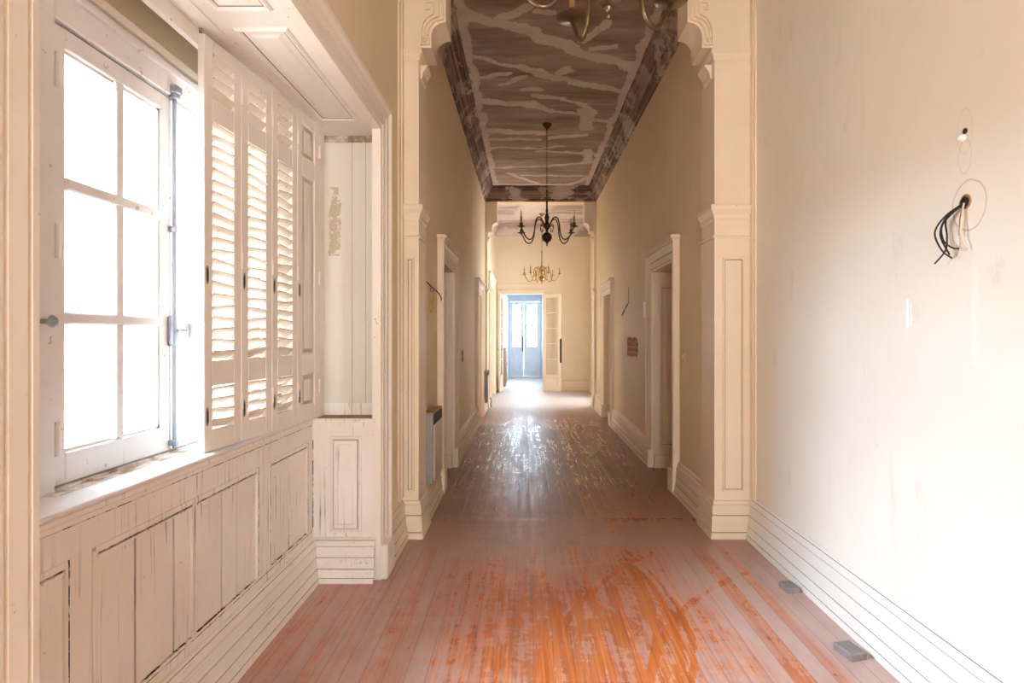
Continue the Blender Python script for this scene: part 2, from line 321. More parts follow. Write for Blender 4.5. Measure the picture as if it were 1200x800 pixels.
# ------------------------------------------------------------------ mesh builder
class MB:
    def __init__(s): s.v = []; s.f = []; s.mi = []; s.sm = []
    def add(s, vs, fs, mi=0, smooth=False):
        o = len(s.v); s.v += [tuple(v) for v in vs]
        for f in fs:
            s.f.append(tuple(i + o for i in f)); s.mi.append(mi); s.sm.append(smooth)
        return s
    def box(s, x0, x1, y0, y1, z0, z1, mi=0):
        vs = [(x, y, z) for z in (z0, z1) for y in (y0, y1) for x in (x0, x1)]
        return s.add(vs, [(0, 2, 3, 1), (4, 5, 7, 6), (0, 1, 5, 4), (1, 3, 7, 5), (3, 2, 6, 7), (2, 0, 4, 6)], mi)
    def cbox(s, x0, x1, y0, y1, z0, z1, b=.004, mi=0):
        """box with its edges chamfered"""
        vs = []; X = (x0, x1); Y = (y0, y1); Z = (z0, z1); idx = {}
        for i in (0, 1):
            for j in (0, 1):
                for k in (0, 1):
                    sx, sy, sz = (1, -1)[i], (1, -1)[j], (1, -1)[k]
                    idx[i, j, k] = len(vs)
                    vs += [(X[i], Y[j] + sy * b, Z[k] + sz * b), (X[i] + sx * b, Y[j], Z[k] + sz * b), (X[i] + sx * b, Y[j] + sy * b, Z[k])]
        f = []
        for i in (0, 1):
            f.append([idx[i, j, k] for j, k in ((0, 0), (1, 0), (1, 1), (0, 1))])
            f.append([idx[j, i, k] + 1 for j, k in ((0, 0), (1, 0), (1, 1), (0, 1))])
            f.append([idx[j, k, i] + 2 for j, k in ((0, 0), (1, 0), (1, 1), (0, 1))])
        for i in (0, 1):
            for j in (0, 1):
                a, c = idx[i, j, 0], idx[i, j, 1]; f.append([a, a + 1, c + 1, c])
                a, c = idx[i, 0, j], idx[i, 1, j]; f.append([a, a + 2, c + 2, c])
                a, c = idx[0, i, j], idx[1, i, j]; f.append([a + 1, a + 2, c + 2, c + 1])
                for k in (0, 1): pass
        for k in idx.values(): f.append([k, k + 1, k + 2])
        return s.add(vs, f, mi)
    def obox(s, c, U, V, W, mi=0):
        """box about centre c with half-extent vectors U, V, W"""
        c, U, V, W = map(Vector, (c, U, V, W))
        vs = [c + a * U + b * V + d * W for d in (-1, 1) for b in (-1, 1) for a in (-1, 1)]
        return s.add(vs, [(0, 2, 3, 1), (4, 5, 7, 6), (0, 1, 5, 4), (1, 3, 7, 5), (3, 2, 6, 7), (2, 0, 4, 6)], mi)
    def tube(s, pts, r, seg=10, mi=0, caps=True):
        pts = [Vector(p) for p in pts]; n = len(pts)
        rs = r if isinstance(r, (list, tuple)) else [r] * n
        t0 = (pts[1] - pts[0]).normalized()
        a = t0.cross(Vector((0, 0, 1)))
        if a.length < 1e-3: a = t0.cross(Vector((0, 1, 0)))
        a.normalize(); vs = []
        for i, p in enumerate(pts):
            t = (pts[min(i + 1, n - 1)] - pts[max(i - 1, 0)]).normalized()
            a = (a - t * a.dot(t)).normalized(); b = t.cross(a)
            for k in range(seg):
                an = 2 * PI * k / seg; vs.append(p + (a * math.cos(an) + b * math.sin(an)) * rs[i])
        fs = [(i * seg + k, i * seg + (k + 1) % seg, (i + 1) * seg + (k + 1) % seg, (i + 1) * seg + k) for i in range(n - 1) for k in range(seg)]
        if caps: fs += [tuple(range(seg)), tuple(range((n - 1) * seg, n * seg))]
        return s.add(vs, fs, mi, True)
    def lathe(s, prof, c=(0, 0, 0), seg=20, mi=0, axis='Z'):
        vs = []
        for r, z in prof:
            for k in range(seg):
                an = 2 * PI * k / seg
                q = (r * math.cos(an), r * math.sin(an), z)
                if axis == 'X': q = (z, q[0], q[1])
                if axis == 'Y': q = (q[0], z, q[1])
                vs.append((c[0] + q[0], c[1] + q[1], c[2] + q[2]))
        n = len(prof)
        fs = [(i * seg + k, i * seg + (k + 1) % seg, (i + 1) * seg + (k + 1) % seg, (i + 1) * seg + k) for i in range(n - 1) for k in range(seg)]
        fs += [tuple(range(seg)), tuple(range((n - 1) * seg, n * seg))]
        return s.add(vs, fs, mi, True)
    def torus(s, c, R, r, ax, ay, segR=10, segr=5, mi=0, stretch=1.0):
        c, ax, ay = map(Vector, (c, ax, ay)); az = ax.cross(ay); vs = []
        for i in range(segR):
            a = 2 * PI * i / segR; d = ax * math.cos(a) + ay * math.sin(a)
            ctr = c + ax * (math.cos(a) * R) + ay * (math.sin(a) * R * stretch)
            for k in range(segr):
                b = 2 * PI * k / segr; vs.append(ctr + d * (math.cos(b) * r) + az * (math.sin(b) * r))
        fs = [(i * segr + k, i * segr + (k + 1) % segr, ((i + 1) % segR) * segr + (k + 1) % segr, ((i + 1) % segR) * segr + k) for i in range(segR) for k in range(segr)]
        return s.add(vs, fs, mi, True)
    def sweep(s, path, prof, fmap, mi=0, groove=None, caps=True):
        """prof (offset to the right of the path, height) mitred along a 2D path; fmap(u, v, h) -> 3D.
        groove: set of profile segment numbers that take material 1"""
        n = len(path); vs = []
        P = [Vector(p) for p in path]
        D = [(P[i + 1] - P[i]).normalized() for i in range(n - 1)]
        N = [Vector((d.y, -d.x)) for d in D]
        for i in range(n):
            if i == 0: m = N[0]
            elif i == n - 1: m = N[-1]
            else:
                m = N[i - 1] + N[i]; m = m / max(1e-6, (1 + N[i - 1].dot(N[i])))
            for o, h in prof:
                q = P[i] + m * o; vs.append(fmap(q.x, q.y, h))
        k = len(prof)
        for i in range(n - 1):
            for j in range(k - 1):
                s.add([vs[i * k + j], vs[i * k + j + 1], vs[(i + 1) * k + j + 1], vs[(i + 1) * k + j]], [(0, 1, 2, 3)], 1 if groove and j in groove else mi)
        if caps:
            s.add(vs[:k], [tuple(range(k))], mi); s.add(vs[-k:], [tuple(range(k))], mi)
        return s
    def rings(s, O, U, V, N, w, h, steps, mi=0, groove=()):
        """nested rectangles (inset, height) rising from a face: a framed panel"""
        O, U, V, N = map(Vector, (O, U, V, N)); prev = None
        for n, (ins, ht) in enumerate(steps):
            r = [O + U * a + V * b + N * ht for a, b in ((ins, ins), (w - ins, ins), (w - ins, h - ins), (ins, h - ins))]
            if prev:
                for k in range(4): s.add([prev[k], prev[(k + 1) % 4], r[(k + 1) % 4], r[k]], [(0, 1, 2, 3)], 1 if n in groove else mi)
            prev = r
        return s.add(prev, [(0, 1, 2, 3)], mi)
    def build(s, name, mats, parent=None, label=None):
        me = bpy.data.meshes.new(name)
        me.from_pydata(s.v, [], s.f)
        for m in (mats if isinstance(mats, (list, tuple)) else [mats]): me.materials.append(m)
        me.polygons.foreach_set('material_index', s.mi); me.polygons.foreach_set('use_smooth', s.sm)
        me.update()
        import bmesh
        bm = bmesh.new(); bm.from_mesh(me); bmesh.ops.recalc_face_normals(bm, faces=bm.faces); bm.to_mesh(me); bm.free()
        if any(s.sm):
            try: me.set_sharp_from_angle(angle=math.radians(50))
            except Exception: pass
        o = bpy.data.objects.new(name, me); COL.objects.link(o)
        if parent is not None: o.parent = parent
        if label: o['label'] = label
        return o

def empty(name, loc=(0, 0, 0)):
    o = bpy.data.objects.new(name, None); COL.objects.link(o); o.location = loc; o.empty_display_size = .1
    return o
def tag(o, label, cat, group=None, kind=None):
    o['label'] = label; o['category'] = cat
    if group: o['group'] = group
    if kind: o['kind'] = kind
    return o
def struct(o, label, cat, group=None): return tag(o, label, cat, group, 'structure')
def smooth_pts(pts, n=5):
    """Catmull-Rom through 3D points"""
    P = [Vector(p) for p in pts]; out = []
    for i in range(len(P) - 1):
        a, b, c, d = P[max(i - 1, 0)], P[i], P[i + 1], P[min(i + 2, len(P) - 1)]
        for k in range(n):
            t = k / n
            out.append(.5 * ((2 * b) + (c - a) * t + (2 * a - 5 * b + 4 * c - d) * t * t + (3 * b - a - 3 * c + d) * t ** 3))
    out.append(P[-1]); return out

# ------------------------------------------------------------------ layout (metres; camera at x=0, y=0, z=1.4)
RX, LX = 1.57, -.86            # near room walls
CRX, CLX = 1.36, -.78          # corridor walls
B1, B1e = 4.02, 4.32           # first beam
B2, B2e = 11.15, 11.45         # second beam
CEIL, BEAM = 4.24, 3.97
END = 14.8                     # end wall
R3X = 1.64                     # far room right wall
CEIL3 = 4.15
DH = 2.07                      # door height

BASE = [(0, .284), (.010, .284), (.016, .278), (.016, .271), (.011, .2702), (.011, .2685), (.018, .264), (.026, .250), (.028, .2338), (.022, .2335), (.022, .2315), (.030, .231),
        (.032, .163), (.026, .1627), (.026, .1607), (.036, .160), (.040, .090), (.034, .0897), (.034, .0877), (.046, .087), (.050, .034), (.045, .0337), (.045, .0317), (.056, .031), (.058, 0)]
BG = {4, 9, 13, 17, 21}
def _dirty_ledges(prof, gr):
    """dirt also lies on the inner half of the small ledge under each groove"""
    out, g = [prof[0]], set()
    for j in range(len(prof) - 1):
        a, b = prof[j], prof[j + 1]
        if j in gr: g.add(len(out) - 1)
        if j - 1 in gr:
            g.add(len(out) - 1); out.append((a[0] + (b[0] - a[0]) * .55, a[1] + (b[1] - a[1]) * .55))
        out.append(b)
    return out, g
BASE, BG = _dirty_ledges(BASE, BG)
def baseboard(name, path, label, parent=None, mat='trim'):
    m = MB().sweep(path, BASE, lambda u, v, h: (u, v, h), 0, BG)
    o = m.build(name, [M[mat], M['dirt']], parent)
    if parent is None: struct(o, label, 'baseboard')
    return o

# ---- floor and ceilings
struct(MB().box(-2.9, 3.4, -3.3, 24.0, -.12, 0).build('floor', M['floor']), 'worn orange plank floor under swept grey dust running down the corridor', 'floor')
m = MB().box(-1.7, 1.95, -3.3, B1, CEIL, CEIL + .15)
struct(m.build('ceiling', M['ceiling_near']), 'stripped brown ceiling over the room with the shuttered window', 'ceiling')
m = MB().box(CLX - .4, CRX + .4, B1 + .001, B2 + .1, CEIL + .001, CEIL + .15)
struct(m.build('ceiling_corridor', M['ceiling']), 'brown stripped corridor ceiling streaked with pale plaster repairs', 'ceiling')
m = MB().box(-2.9, 3.4, B2e - .2, END + .3, CEIL3, CEIL3 + .25)
struct(m.build('ceiling_far', M['ceiling_far']), 'pale streaked ceiling of the far room behind the second beam', 'ceiling')

# cornices: (distance from wall, height below ceiling)
CORN = [(0, -.27), (.018, -.27), (.022, -.255), (.014, -.25), (.020, -.24), (.034, -.225), (.036, -.205), (.048, -.20), (.052, -.175), (.070, -.14), (.095, -.11), (.10, -.085), (.112, -.08),
        (.116, -.055), (.135, -.05), (.14, -.025), (.158, -.02), (.162, 0)]
def cornice(name, path, z, label, mat='cornice', sc=1.0):
    m = MB().sweep(path, [(d * sc, h * sc) for d, h in CORN], lambda u, v, h: (u, v, z + h))
    struct(m.build(name, M[mat]), label, 'cornice')
cornice('trim_1', [(CLX, B1e), (CLX, B2), (CRX, B2), (CRX, B1e), (CLX, B1e), (CLX, B1e + .3)][:5], CEIL, 'dark brown moulded cornice around the corridor ceiling')
cornice('trim_2', [(CLX, B2e), (CLX, END), (R3X, END), (R3X, B2e)], CEIL3, 'pale moulded cornice around the far room ceiling', 'ceiling_far', .85)
cornice('trim_3', [(LX, -3.0), (LX, B1), (RX, B1), (RX, -3.0)], CEIL, 'brown cornice above the wall of the room with the window')

# ---- walls
def wall_y(name, x0, x1, y0, y1, z1, openings, mat, label, z0=0):
    """wall running along y with openings (ya, yb, za, zb)"""
    m = MB(); y = y0
    for ya, yb, za, zb in sorted(openings):
        m.box(x0, x1, y, ya, z0, z1)
        if za > z0: m.box(x0, x1, ya, yb, z0, za)
        if zb < z1: m.box(x0, x1, ya, yb, zb, z1)
        y = yb
    m.box(x0, x1, y, y1, z0, z1)
    return struct(m.build(name, M[mat]), label, 'wall')
def wall_x(name, y0, y1, x0, x1, z1, openings, mat, label, z0=0):
    m = MB(); x = x0
    for xa, xb, za, zb in sorted(openings):
        m.box(x, xa, y0, y1, z0, z1)
        if za > z0: m.box(xa, xb, y0, y1, z0, za)
        if zb < z1: m.box(xa, xb, y0, y1, zb, z1)
        x = xb
    m.box(x, x1, y0, y1, z0, z1)
    return struct(m.build(name, M[mat]), label, 'wall')

D1 = (5.30, 6.16); D2 = (9.12, 9.96)
wall_y('wall_right', RX, RX + .35, -3.3, B1, CEIL, [], 'wall_marked', 'cream plaster wall on the right with pale daylight and wire scars')
wall_y('wall_right_corridor', CRX, CRX + .35, B1 + .001, B2e, CEIL, [(*D1, 0, DH), (*D2, 0, DH)], 'wall', 'long tan corridor wall on the right with two doorways')
wall_y('wall_left_corridor', CLX - .35, CLX, B1 + .001, B2e, CEIL, [(*D1, 0, DH), (*D2, 0, DH)], 'wall', 'long tan corridor wall on the left with heaters and two doorways')
# near room, left: solid pier after the recess, wall over the recess, wall before it
RY0, RY1, RZ = .985, 3.33, 2.59     # recess
WX = -1.40                          # window wall plane
m = MB().box(-1.65, LX, RY1 + .16, B1, 0, CEIL).box(-1.65, LX, -3.3, RY0, 0, CEIL).box(-1.19, LX, RY0, RY1 + .16, RZ + .012, CEIL).box(-1.65, -1.19, RY0, RY1 + .16, 2.78, CEIL)
struct(m.build('wall_left', M['wall']), 'cream wall on the left around the window recess', 'wall')
wall_x('wall_back', -3.3, -3.0, LX, RX, CEIL, [(-.35, 1.05, .25, 2.75)], 'wall', 'cream wall behind the camera with a tall opening added for fill light')
# end wall, far room side walls
OX0, OX1, OZ = -.61, .45, 2.46
wall_x('wall_end', END, END + .25, -2.9, 3.4, CEIL3, [(OX0, OX1, 0, OZ)], 'wall_end', 'cream end wall with the open double door')
wall_y('wall_right_far', R3X, R3X + .3, B2e + .001, END, CEIL3, [(11.75, 13.1, .35, 2.7)], 'wall_end', 'sunlit right wall of the far room with bare brick')
wall_y('wall_left_far', CLX - .35, CLX, B2e + .001, END, CEIL3, [(12.0, 13.9, 0, 2.5)], 'wall_end', 'left wall of the far room with a tall doorway')
wall_x('wall_far_return', B2 + .05, B2e, CRX + .35, R3X + .3, CEIL3, [], 'wall_end', 'return wall beside the second beam')
# passage beyond the double door
PY = 19.8; PX0, PX1 = -.66, .55
m = MB().box(PX0 - .2, PX0, END + .25, PY + .2, 0, 3.0).box(PX1, PX1 + .2, END + .25, 15.4, 0, 3.0).box(PX1, PX1 + .2, 17.0, PY + .2, 0, 3.0).box(PX1, PX1 + .2, 15.4, 17.0, 0, .9).box(PX1, PX1 + .2, 15.4, 17.0, 2.3, 3.0)
struct(m.build('wall_passage', M['wall_grey']), 'blue-grey passage walls beyond the open double door', 'wall')
struct(MB().box(PX0 - .2, PX1 + .2, END + .25, PY + .3, 2.8, 3.0).build('ceiling_passage', M['wall_grey']), 'grey ceiling of the passage beyond the double door', 'ceiling')
EX0, EX1, EZ = -.53, .49, 2.56
wall_x('wall_passage_end', PY, PY + .2, PX0, PX1, 3.0, [(EX0, EX1, 0, EZ)], 'wall_grey', 'blue-grey wall around the glazed entrance doors')
# the lit room behind the second left door and closed rooms elsewhere
m = MB().box(-2.9, -2.8, 8.4, 10.7, 0, 3).box(-2.8, CLX - .35, 8.4, 8.5, 0, 3).box(-2.8, CLX - .35, 10.6, 10.7, 0, 3).box(-2.9, CLX - .35, 8.4, 10.7, 3, 3.1)
struct(m.build('wall_side_room', M['wall_end']), 'pale walls of the bright side room behind the second left doorway', 'wall')
# side room has no window opening; an area light inside stands in for daylight

# ---- beams and their brackets
def beam(n, y0, y1, xl, xr, label):
    m = MB().box(xl, xr, y0, y1, BEAM, CEIL + .001)
    return struct(m.build(n, M['wall']), label, 'beam')
beam('trim_4', B1, B1e, LX, RX, 'cream beam crossing at the mouth of the corridor')
beam('trim_5', B2, B2e, CLX, CRX, 'cream beam between the corridor and the far room')

def pilaster(name, xw, xs, y0, y1, side, label, plinth=True, panel=True):
    """xw: wall side x, xs: free face x, side +1 when the free face looks towards +x"""
    root = empty(name, (xw, y0, 0)); struct(root, label, 'pilaster')
    T = [M['trim'], M['dirt']]
    def at(v): return (v[0] - xw, v[1] - y0, v[2])
    X0, X1 = min(xw, xs), max(xw, xs)
    def local(m): m.v = [at(v) for v in m.v]; return m
    sh = MB().box(X0, X1, y0, y1, .16, BEAM); w = X1 - X0
    if panel:
        i = min(.055, w * .25)
        sh.rings((X0 + i, y0, .32), (1, 0, 0), (0, 0, 1), (0, -1, 0), w - 2 * i, 1.62, [(0, 0), (.003, .010), (.012, .012), (.016, .004), (.019, .0015), (.022, .004)], 0, (4,))
    local(sh).build('shaft', T, root)
    # wrap-around mouldings: path keeps the free space on its right
    def wrap(pz, prof):
        if side > 0: path = [(xw, y0), (xs, y0), (xs, y1)][::1]
        else: path = [(xw, y0), (xs, y0), (xs, y1)]
        pr = [(o if side > 0 else -o, h) for o, h in prof]
        return MB().sweep(path, pr, lambda u, v, h: (u - xw, v - y0, pz + h), 0)
    cap = wrap(2.30, [(0, 0), (.006, 0), (.008, -.02), (.022, -.03), (.026, -.045), (.03, -.045), (.032, -.02), (.036, .0), (.0, .005)])
    cap = wrap(2.20, [(0, 0), (.006, .01), (.008, .035), (.012, .04), (.026, .065), (.03, .07), (.032, .1), (.026, .105), (0, .108)])
    cap.build('capital', T, root)
    wrap(2.075, [(0, 0), (.012, 0), (.014, .008), (.008, .016), (0, .018)]).build('necking', T, root)
    wrap(3.30, [(0, 0), (.008, .005), (.01, .03), (.024, .045), (.026, .075), (0, .08)]).build('upper_capital', T, root)
    if plinth:
        m = MB()
        path = [(xw, y0), (xs, y0), (xs, y1)]
        pr = [(o * .55 if side > 0 else -o * .55, h) for o, h in [(0, .26), (.02, .258), (.022, .235), (.036, .23), (.040, .165), (.032, .163), (.032, .159), (.046, .157), (.05, .05), (.043, .048), (.043, .044), (.06, .042), (.062, 0)]]
        m.sweep(path, pr, lambda u, v, h: (u - xw, v - y0, h), 0, {5, 9})
        m.v = [(v[0], v[1], v[2]) for v in m.v]
        m.build('plinth', T, root)
    # bracket: concave profile that steps out of the shaft to the beam
    s = side
    pts = [(0, 3.39), (.088, 3.39), (.088, 3.475)]
    for k in range(1, 9):
        a = PI / 2 * k / 8
        pts.append((.088 + .10 * (1 - math.cos(a)), 3.475 + .092 * math.sin(a)))
    pts += [(.188, BEAM), (0, BEAM)]
    br = MB(); n = len(pts); d = y1 - y0 - .04
    fr = [(xs - xw + s * u, -.004, z) for u, z in pts]; bk = [(xs - xw + s * u, d, z) for u, z in pts]
    br.add(fr, [tuple(range(n))]); br.add(bk, [tuple(range(n))])
    for k in range(n): br.add([fr[k], fr[(k + 1) % n], bk[(k + 1) % n], bk[k]], [(0, 1, 2, 3)])
    bo = br.build('bracket', T, root)
    # raised key fret on the bracket face
    fm = MB()
    def strip(path, w=.011):
        fm.sweep(path, [(-w / 2, 0), (-w / 2, .017), (w / 2, .017), (w / 2, 0)], lambda u, v, h: (xs - xw + s * u, -.004 - h, v))
    strip([(.072, 3.41), (.016, 3.41), (.016, 3.50), (.03, 3.56), (.06, 3.60), (.10, 3.622), (.10, 3.70), (.05, 3.70), (.05, 3.655), (.075, 3.655)])
    strip([(.072, 3.41), (.072, 3.455), (.045, 3.455), (.045, 3.43)])
    strip([(.034, 3.455), (.036, 3.505), (.052, 3.55), (.085, 3.585), (.135, 3.605), (.135, 3.80)])
    strip([(.060, 3.47), (.066, 3.505), (.08, 3.54), (.11, 3.568), (.165, 3.585), (.165, 3.80)])
    strip([(.135, 3.76), (.03, 3.76), (.03, 3.90), (.165, 3.90), (.165, 3.80)])
    fm.build('key_fret', T, bo)
    # little scroll corbel under the capital
    cb = MB(); prof = smooth_pts([(0, 3.20, 0), (.012, 3.215, 0), (.018, 3.25, 0), (.036, 3.275, 0), (.05, 3.30, 0)], 3)
    c2 = [(p.x, p.y) for p in prof] + [(0, 3.30)]; n = len(c2)
    f1 = [(xs - xw + s * u, .06, z) for u, z in c2]; f2 = [(xs - xw + s * u, y1 - y0 - .08, z) for u, z in c2]
    cb.add(f1, [tuple(range(n))]); cb.add(f2, [tuple(range(n))])
    for k in range(n): cb.add([f1[k], f1[(k + 1) % n], f2[(k + 1) % n], f2[k]], [(0, 1, 2, 3)])
    cb.build('corbel', T, root)
    return root
pilaster('trim_6', LX, -.74, B1, B1e, 1, 'cream panelled pilaster with key-fret bracket beside the near heater')
pilaster('trim_7', RX, 1.308, B1, B1e, -1, 'wide cream panelled pilaster with key-fret bracket on the right')
pilaster('trim_8', CLX, -.735, B2, B2e, 1, 'slim far pilaster and bracket on the left of the second beam', panel=False)
pilaster('trim_9', CRX, 1.315, B2, B2e, -1, 'slim far pilaster and bracket on the right of the second beam', panel=False)
# slim vertical beads where the near walls meet the pilasters
m = MB().box(RX - .018, RX, B1 - .05, B1, .284, BEAM).box(RX - .010, RX, B1 - .075, B1 - .05, .284, BEAM)
struct(m.build('trim_10', M['trim']), 'slim vertical bead between the right pilaster and the right wall', 'trim')
m = MB().box(LX, LX + .018, B1 - .06, B1, .284, BEAM).box(LX, LX + .010, B1 - .12, B1 - .06, .284, BEAM)
struct(m.build('trim_11', M['trim']), 'slim vertical bead between the left pilaster and the window recess', 'trim')

# ---- baseboards
baseboard('baseboard_right', [(RX, B1 - .03), (RX, -3.0)], 'tall cream moulded baseboard under the daylit right wall', mat='paint')
baseboard('baseboard_left', [(LX, 3.53), (LX, B1 - .03)], 'short cream baseboard between the window recess and the left pilaster')
CW = .17
for side in ('right', 'left'):
    for k, (a, b) in enumerate(((B1e, D1[0] - CW), (D1[1] + CW, D2[0] - CW), (D2[1] + CW, B2))):
        words = ('before the first doorway', 'between the two doorways', 'just before the second beam')[k]
        nm = 'baseboard_%s_corridor' % side
        path = [(CRX, b), (CRX, a)] if side == 'right' else [(CLX, a), (CLX, b)]
        baseboard(nm, path, 'moulded baseboard along the %s corridor wall %s' % (side, words))
baseboard('baseboard_end', [(OX1 + .12, END), (R3X, END), (R3X, 13.25)], 'moulded baseboard along the end wall behind the open door leaf')
baseboard('baseboard_left_far', [(CLX, B2e), (CLX, 11.83)], 'short baseboard in the far room beside the tall doorway')

# ---- door casings, reveals and doors of the corridor
CAS = [(0, 0), (0, .026), (.018, .030), (.022, .022), (.026, .022), (.03, .032), (.085, .036), (.089, .028), (.093, .028), (.097, .038), (.135, .046), (.150, .058), (.166, .058), (.17, .050), (.17, 0)]
def casing_x(name, x, sgn, y0, y1, h, label, w=1.0, head=True, plinth=True, mat='trim'):
    m = MB().sweep([(y0, 0), (y0, h), (y1, h), (y1, 0)], [(-o * w, d) for o, d in CAS], lambda u, v, hh: (x + sgn * hh, u, v), 0, {3, 7})
    if head:
        for z0, z1, d in ((h + .17, h + .19, .065), (h + .19, h + .215, .085), (h + .215, h + .225, .07)):
            xa, xb = sorted((x, x + sgn * d)); m.box(xa, xb, y0 - .17 - (d - .06), y1 + .17 + (d - .06), z0, z1)
    if plinth:
        for a, b in ((y0 - .175, y0 + .005), (y1 - .005, y1 + .175)):
            xa, xb = sorted((x, x + sgn * .066)); m.cbox(xa, xb, a, b, 0, .20, .006)
    return struct(m.build(name, [M[mat], M['dirt']]), label, 'door casing')
def reveal(name, x0, x1, y, ny, h, label):
    """panelled lining of a doorway: face at y looking along ny"""
    m = MB().box(x0, x1, min(y, y + ny * .012), max(y, y + ny * .012), 0, h)
    yy = y + ny * .012
    m.rings((x0 + .06, yy, .22), (1, 0, 0), (0, 0, 1), (0, ny, 0), x1 - x0 - .12, h - .36, [(0, 0), (.004, .012), (.018, .014), (.024, .003), (.028, .001), (.032, .004), (.07, .004), (.085, .010)], 0, (4,))
    m.cbox(x0, x1, min(y, y + ny * .03), max(y, y + ny * .03), 0, .14, .004)
    return struct(m.build(name, [M['trim'], M['dirt']]), label, 'door lining')
n = 12
info = [('left', CLX, 1, D1, 'first'), ('right', CRX, -1, D1, 'first'), ('left', CLX, 1, D2, 'second'), ('right', CRX, -1, D2, 'second')]
dn = 1
for side, x, sg, (a, b), which in info:
    casing_x('trim_%d' % n, x, sg, a, b, DH, 'cream moulded casing of the %s doorway on the %s corridor wall' % (which, side)); n += 1
    xo = x - sg * .35
    reveal('trim_%d' % n, min(x, xo), max(x, xo), b, -1, DH, 'panelled far lining of the %s doorway on the %s side' % (which, side)); n += 1
    if (side, which) != ('left', 'second'):  # unseen leaf added at the back to stop light leaking through the doorway
        root = empty('door_%d' % dn, (xo, a, 0)); dn += 1
        struct(root, 'unseen panelled door added to block light at the back of the %s doorway on the %s side' % (which, side), 'door')
        lf = MB().box(-.02, .02, 0, b - a, .005, DH)
        for z0, hh in ((.2, .6), (.95, .98)):
            lf.rings((sg * .02, .12, z0), (0, 1, 0), (0, 0, 1), (sg, 0, 0), b - a - .24, hh, [(0, 0), (.004, .012), (.02, .012), (.03, .003), (.06, .003), (.08, .009)])
        lf.build('door_leaf', M['door_brown'], root)
        MB().lathe([(.006, .02 * sg), (.02, .024 * sg), (.01, .03 * sg), (.01, .05 * sg), (.024, .06 * sg), (.026, .075 * sg), (.012, .085 * sg)], (0, .07, 1.0), 14, 0, 'X').build('door_knob', M['brass_dark'], root)
# white hinge on the far casing of the first right doorway
tag(MB().cbox(CRX - .075, CRX - .058, D1[1] + .155, D1[1] + .185, 1.60, 1.77, .004).build('hinge', M['plastic_white']), 'white hinge strip on the far casing of the first right doorway', 'hinge')

# ---- far room: tall left doorway
casing_x('trim_%d' % n, CLX, 1, 12.0, 13.9, 2.5, 'pale casing of the tall doorway in the far room', 1.0, True, True); n += 1
root = empty('door_%d' % dn, (CLX - .12, 12.0, 0)); dn += 1
struct(root, 'closed pale panelled double door in the far room left wall', 'door')
for k in range(2):
    lf = MB().box(-.02, .02, .95 * k + .003, .95 * k + .947, .005, 2.495)
    for z0, hh in ((.2, .7), (1.05, 1.3)):
        lf.rings((.02, .95 * k + .12, z0), (0, 1, 0), (0, 0, 1), (1, 0, 0), .71, hh, [(0, 0), (.004, .012), (.02, .012), (.03, .003), (.06, .003), (.08, .009)])
    lf.build('door_leaf', M['trim'], root)

# ---- end wall: door casing, panel moulding, glazed leaves
m = MB().sweep([(OX0, 0), (OX0, OZ), (OX1, OZ), (OX1, 0)], [(-o * .6, d) for o, d in CAS], lambda u, v, hh: (u, END - hh, v), 0, {3, 7})
m.box(OX0 - .11, OX1 + .20, END - .05, END, 2.68, 2.71).box(OX0 - .11, OX1 + .18, END - .03, END, 2.66, 2.68)
struct(m.build('trim_%d' % n, [M['trim'], M['dirt']]), 'cream casing and head moulding of the open double door', 'door casing'); n += 1
def glazed_leaf(parent, name, w, h, panel_h, rows, cols, mat, hand=1, th=.04, stile=.085, toprail=.09, muntin=.022):
    """door leaf in its own x-z plane, hinge at x=0, reaching hand*w"""
    g = lambda a, b: (min(a * hand, b * hand), max(a * hand, b * hand))
    lf = MB()
    def bx(a, b, z0, z1, t=th): x0, x1 = g(a, b); lf.box(x0, x1, -t / 2, t / 2, z0, z1)
    bx(0, stile, .006, h); bx(w - stile, w, .006, h); bx(stile, w - stile, h - toprail, h); bx(stile, w - stile, .006, .14)
    bx(stile, w - stile, panel_h - .07, panel_h); bx(stile, w - stile, .14, panel_h - .07, .018)
    x0, x1 = g(stile, w - stile)
    for sy in (-1, 1):
        lf.rings((x0 + .02, sy * .009, .16), (1, 0, 0), (0, 0, 1), (0, sy, 0), x1 - x0 - .04, panel_h - .25, [(0, 0), (.004, .01), (.02, .011), (.035, .004)])
    gw, gh = w - 2 * stile, h - toprail - panel_h
    for r in range(1, rows): bx(stile, w - stile, panel_h + gh * r / rows - muntin / 2, panel_h + gh * r / rows + muntin / 2, .03)
    for c in range(1, cols): bx(stile + gw * c / cols - muntin / 2, stile + gw * c / cols + muntin / 2, panel_h, h - toprail, .03)
    o = lf.build(name, M[mat], parent)
    gm = MB(); gm.box(*g(stile, w - stile), -.002, .002, panel_h, h - toprail)
    gm.build('glass_pane', M['glass'], o)
    return o
root = empty('door_%d' % dn, ((OX0 + OX1) / 2, END, 0)); dn += 1
struct(root, 'open cream double door with glazed leaves in the end wall', 'door')
W2 = (OX1 - OX0) / 2 - .01
cx = (OX0 + OX1) / 2
rl = glazed_leaf(root, 'door_leaf', W2, OZ - .02, .42, 5, 1, 'trim', 1)
rl.location = (OX1 - cx, -.075, 0); rl.rotation_euler.z = math.radians(-31)
MB().box(W2 - .035, W2 + .012, -.032, -.018, .72, 1.32).build('edge_bolt', M['black'], rl)
ll = glazed_leaf(root, 'door_leaf', W2, OZ - .02, .42, 5, 1, 'trim', 1)
ll.location = (OX0 - cx + .02, -.04, 0); ll.rotation_euler.z = math.radians(-96)
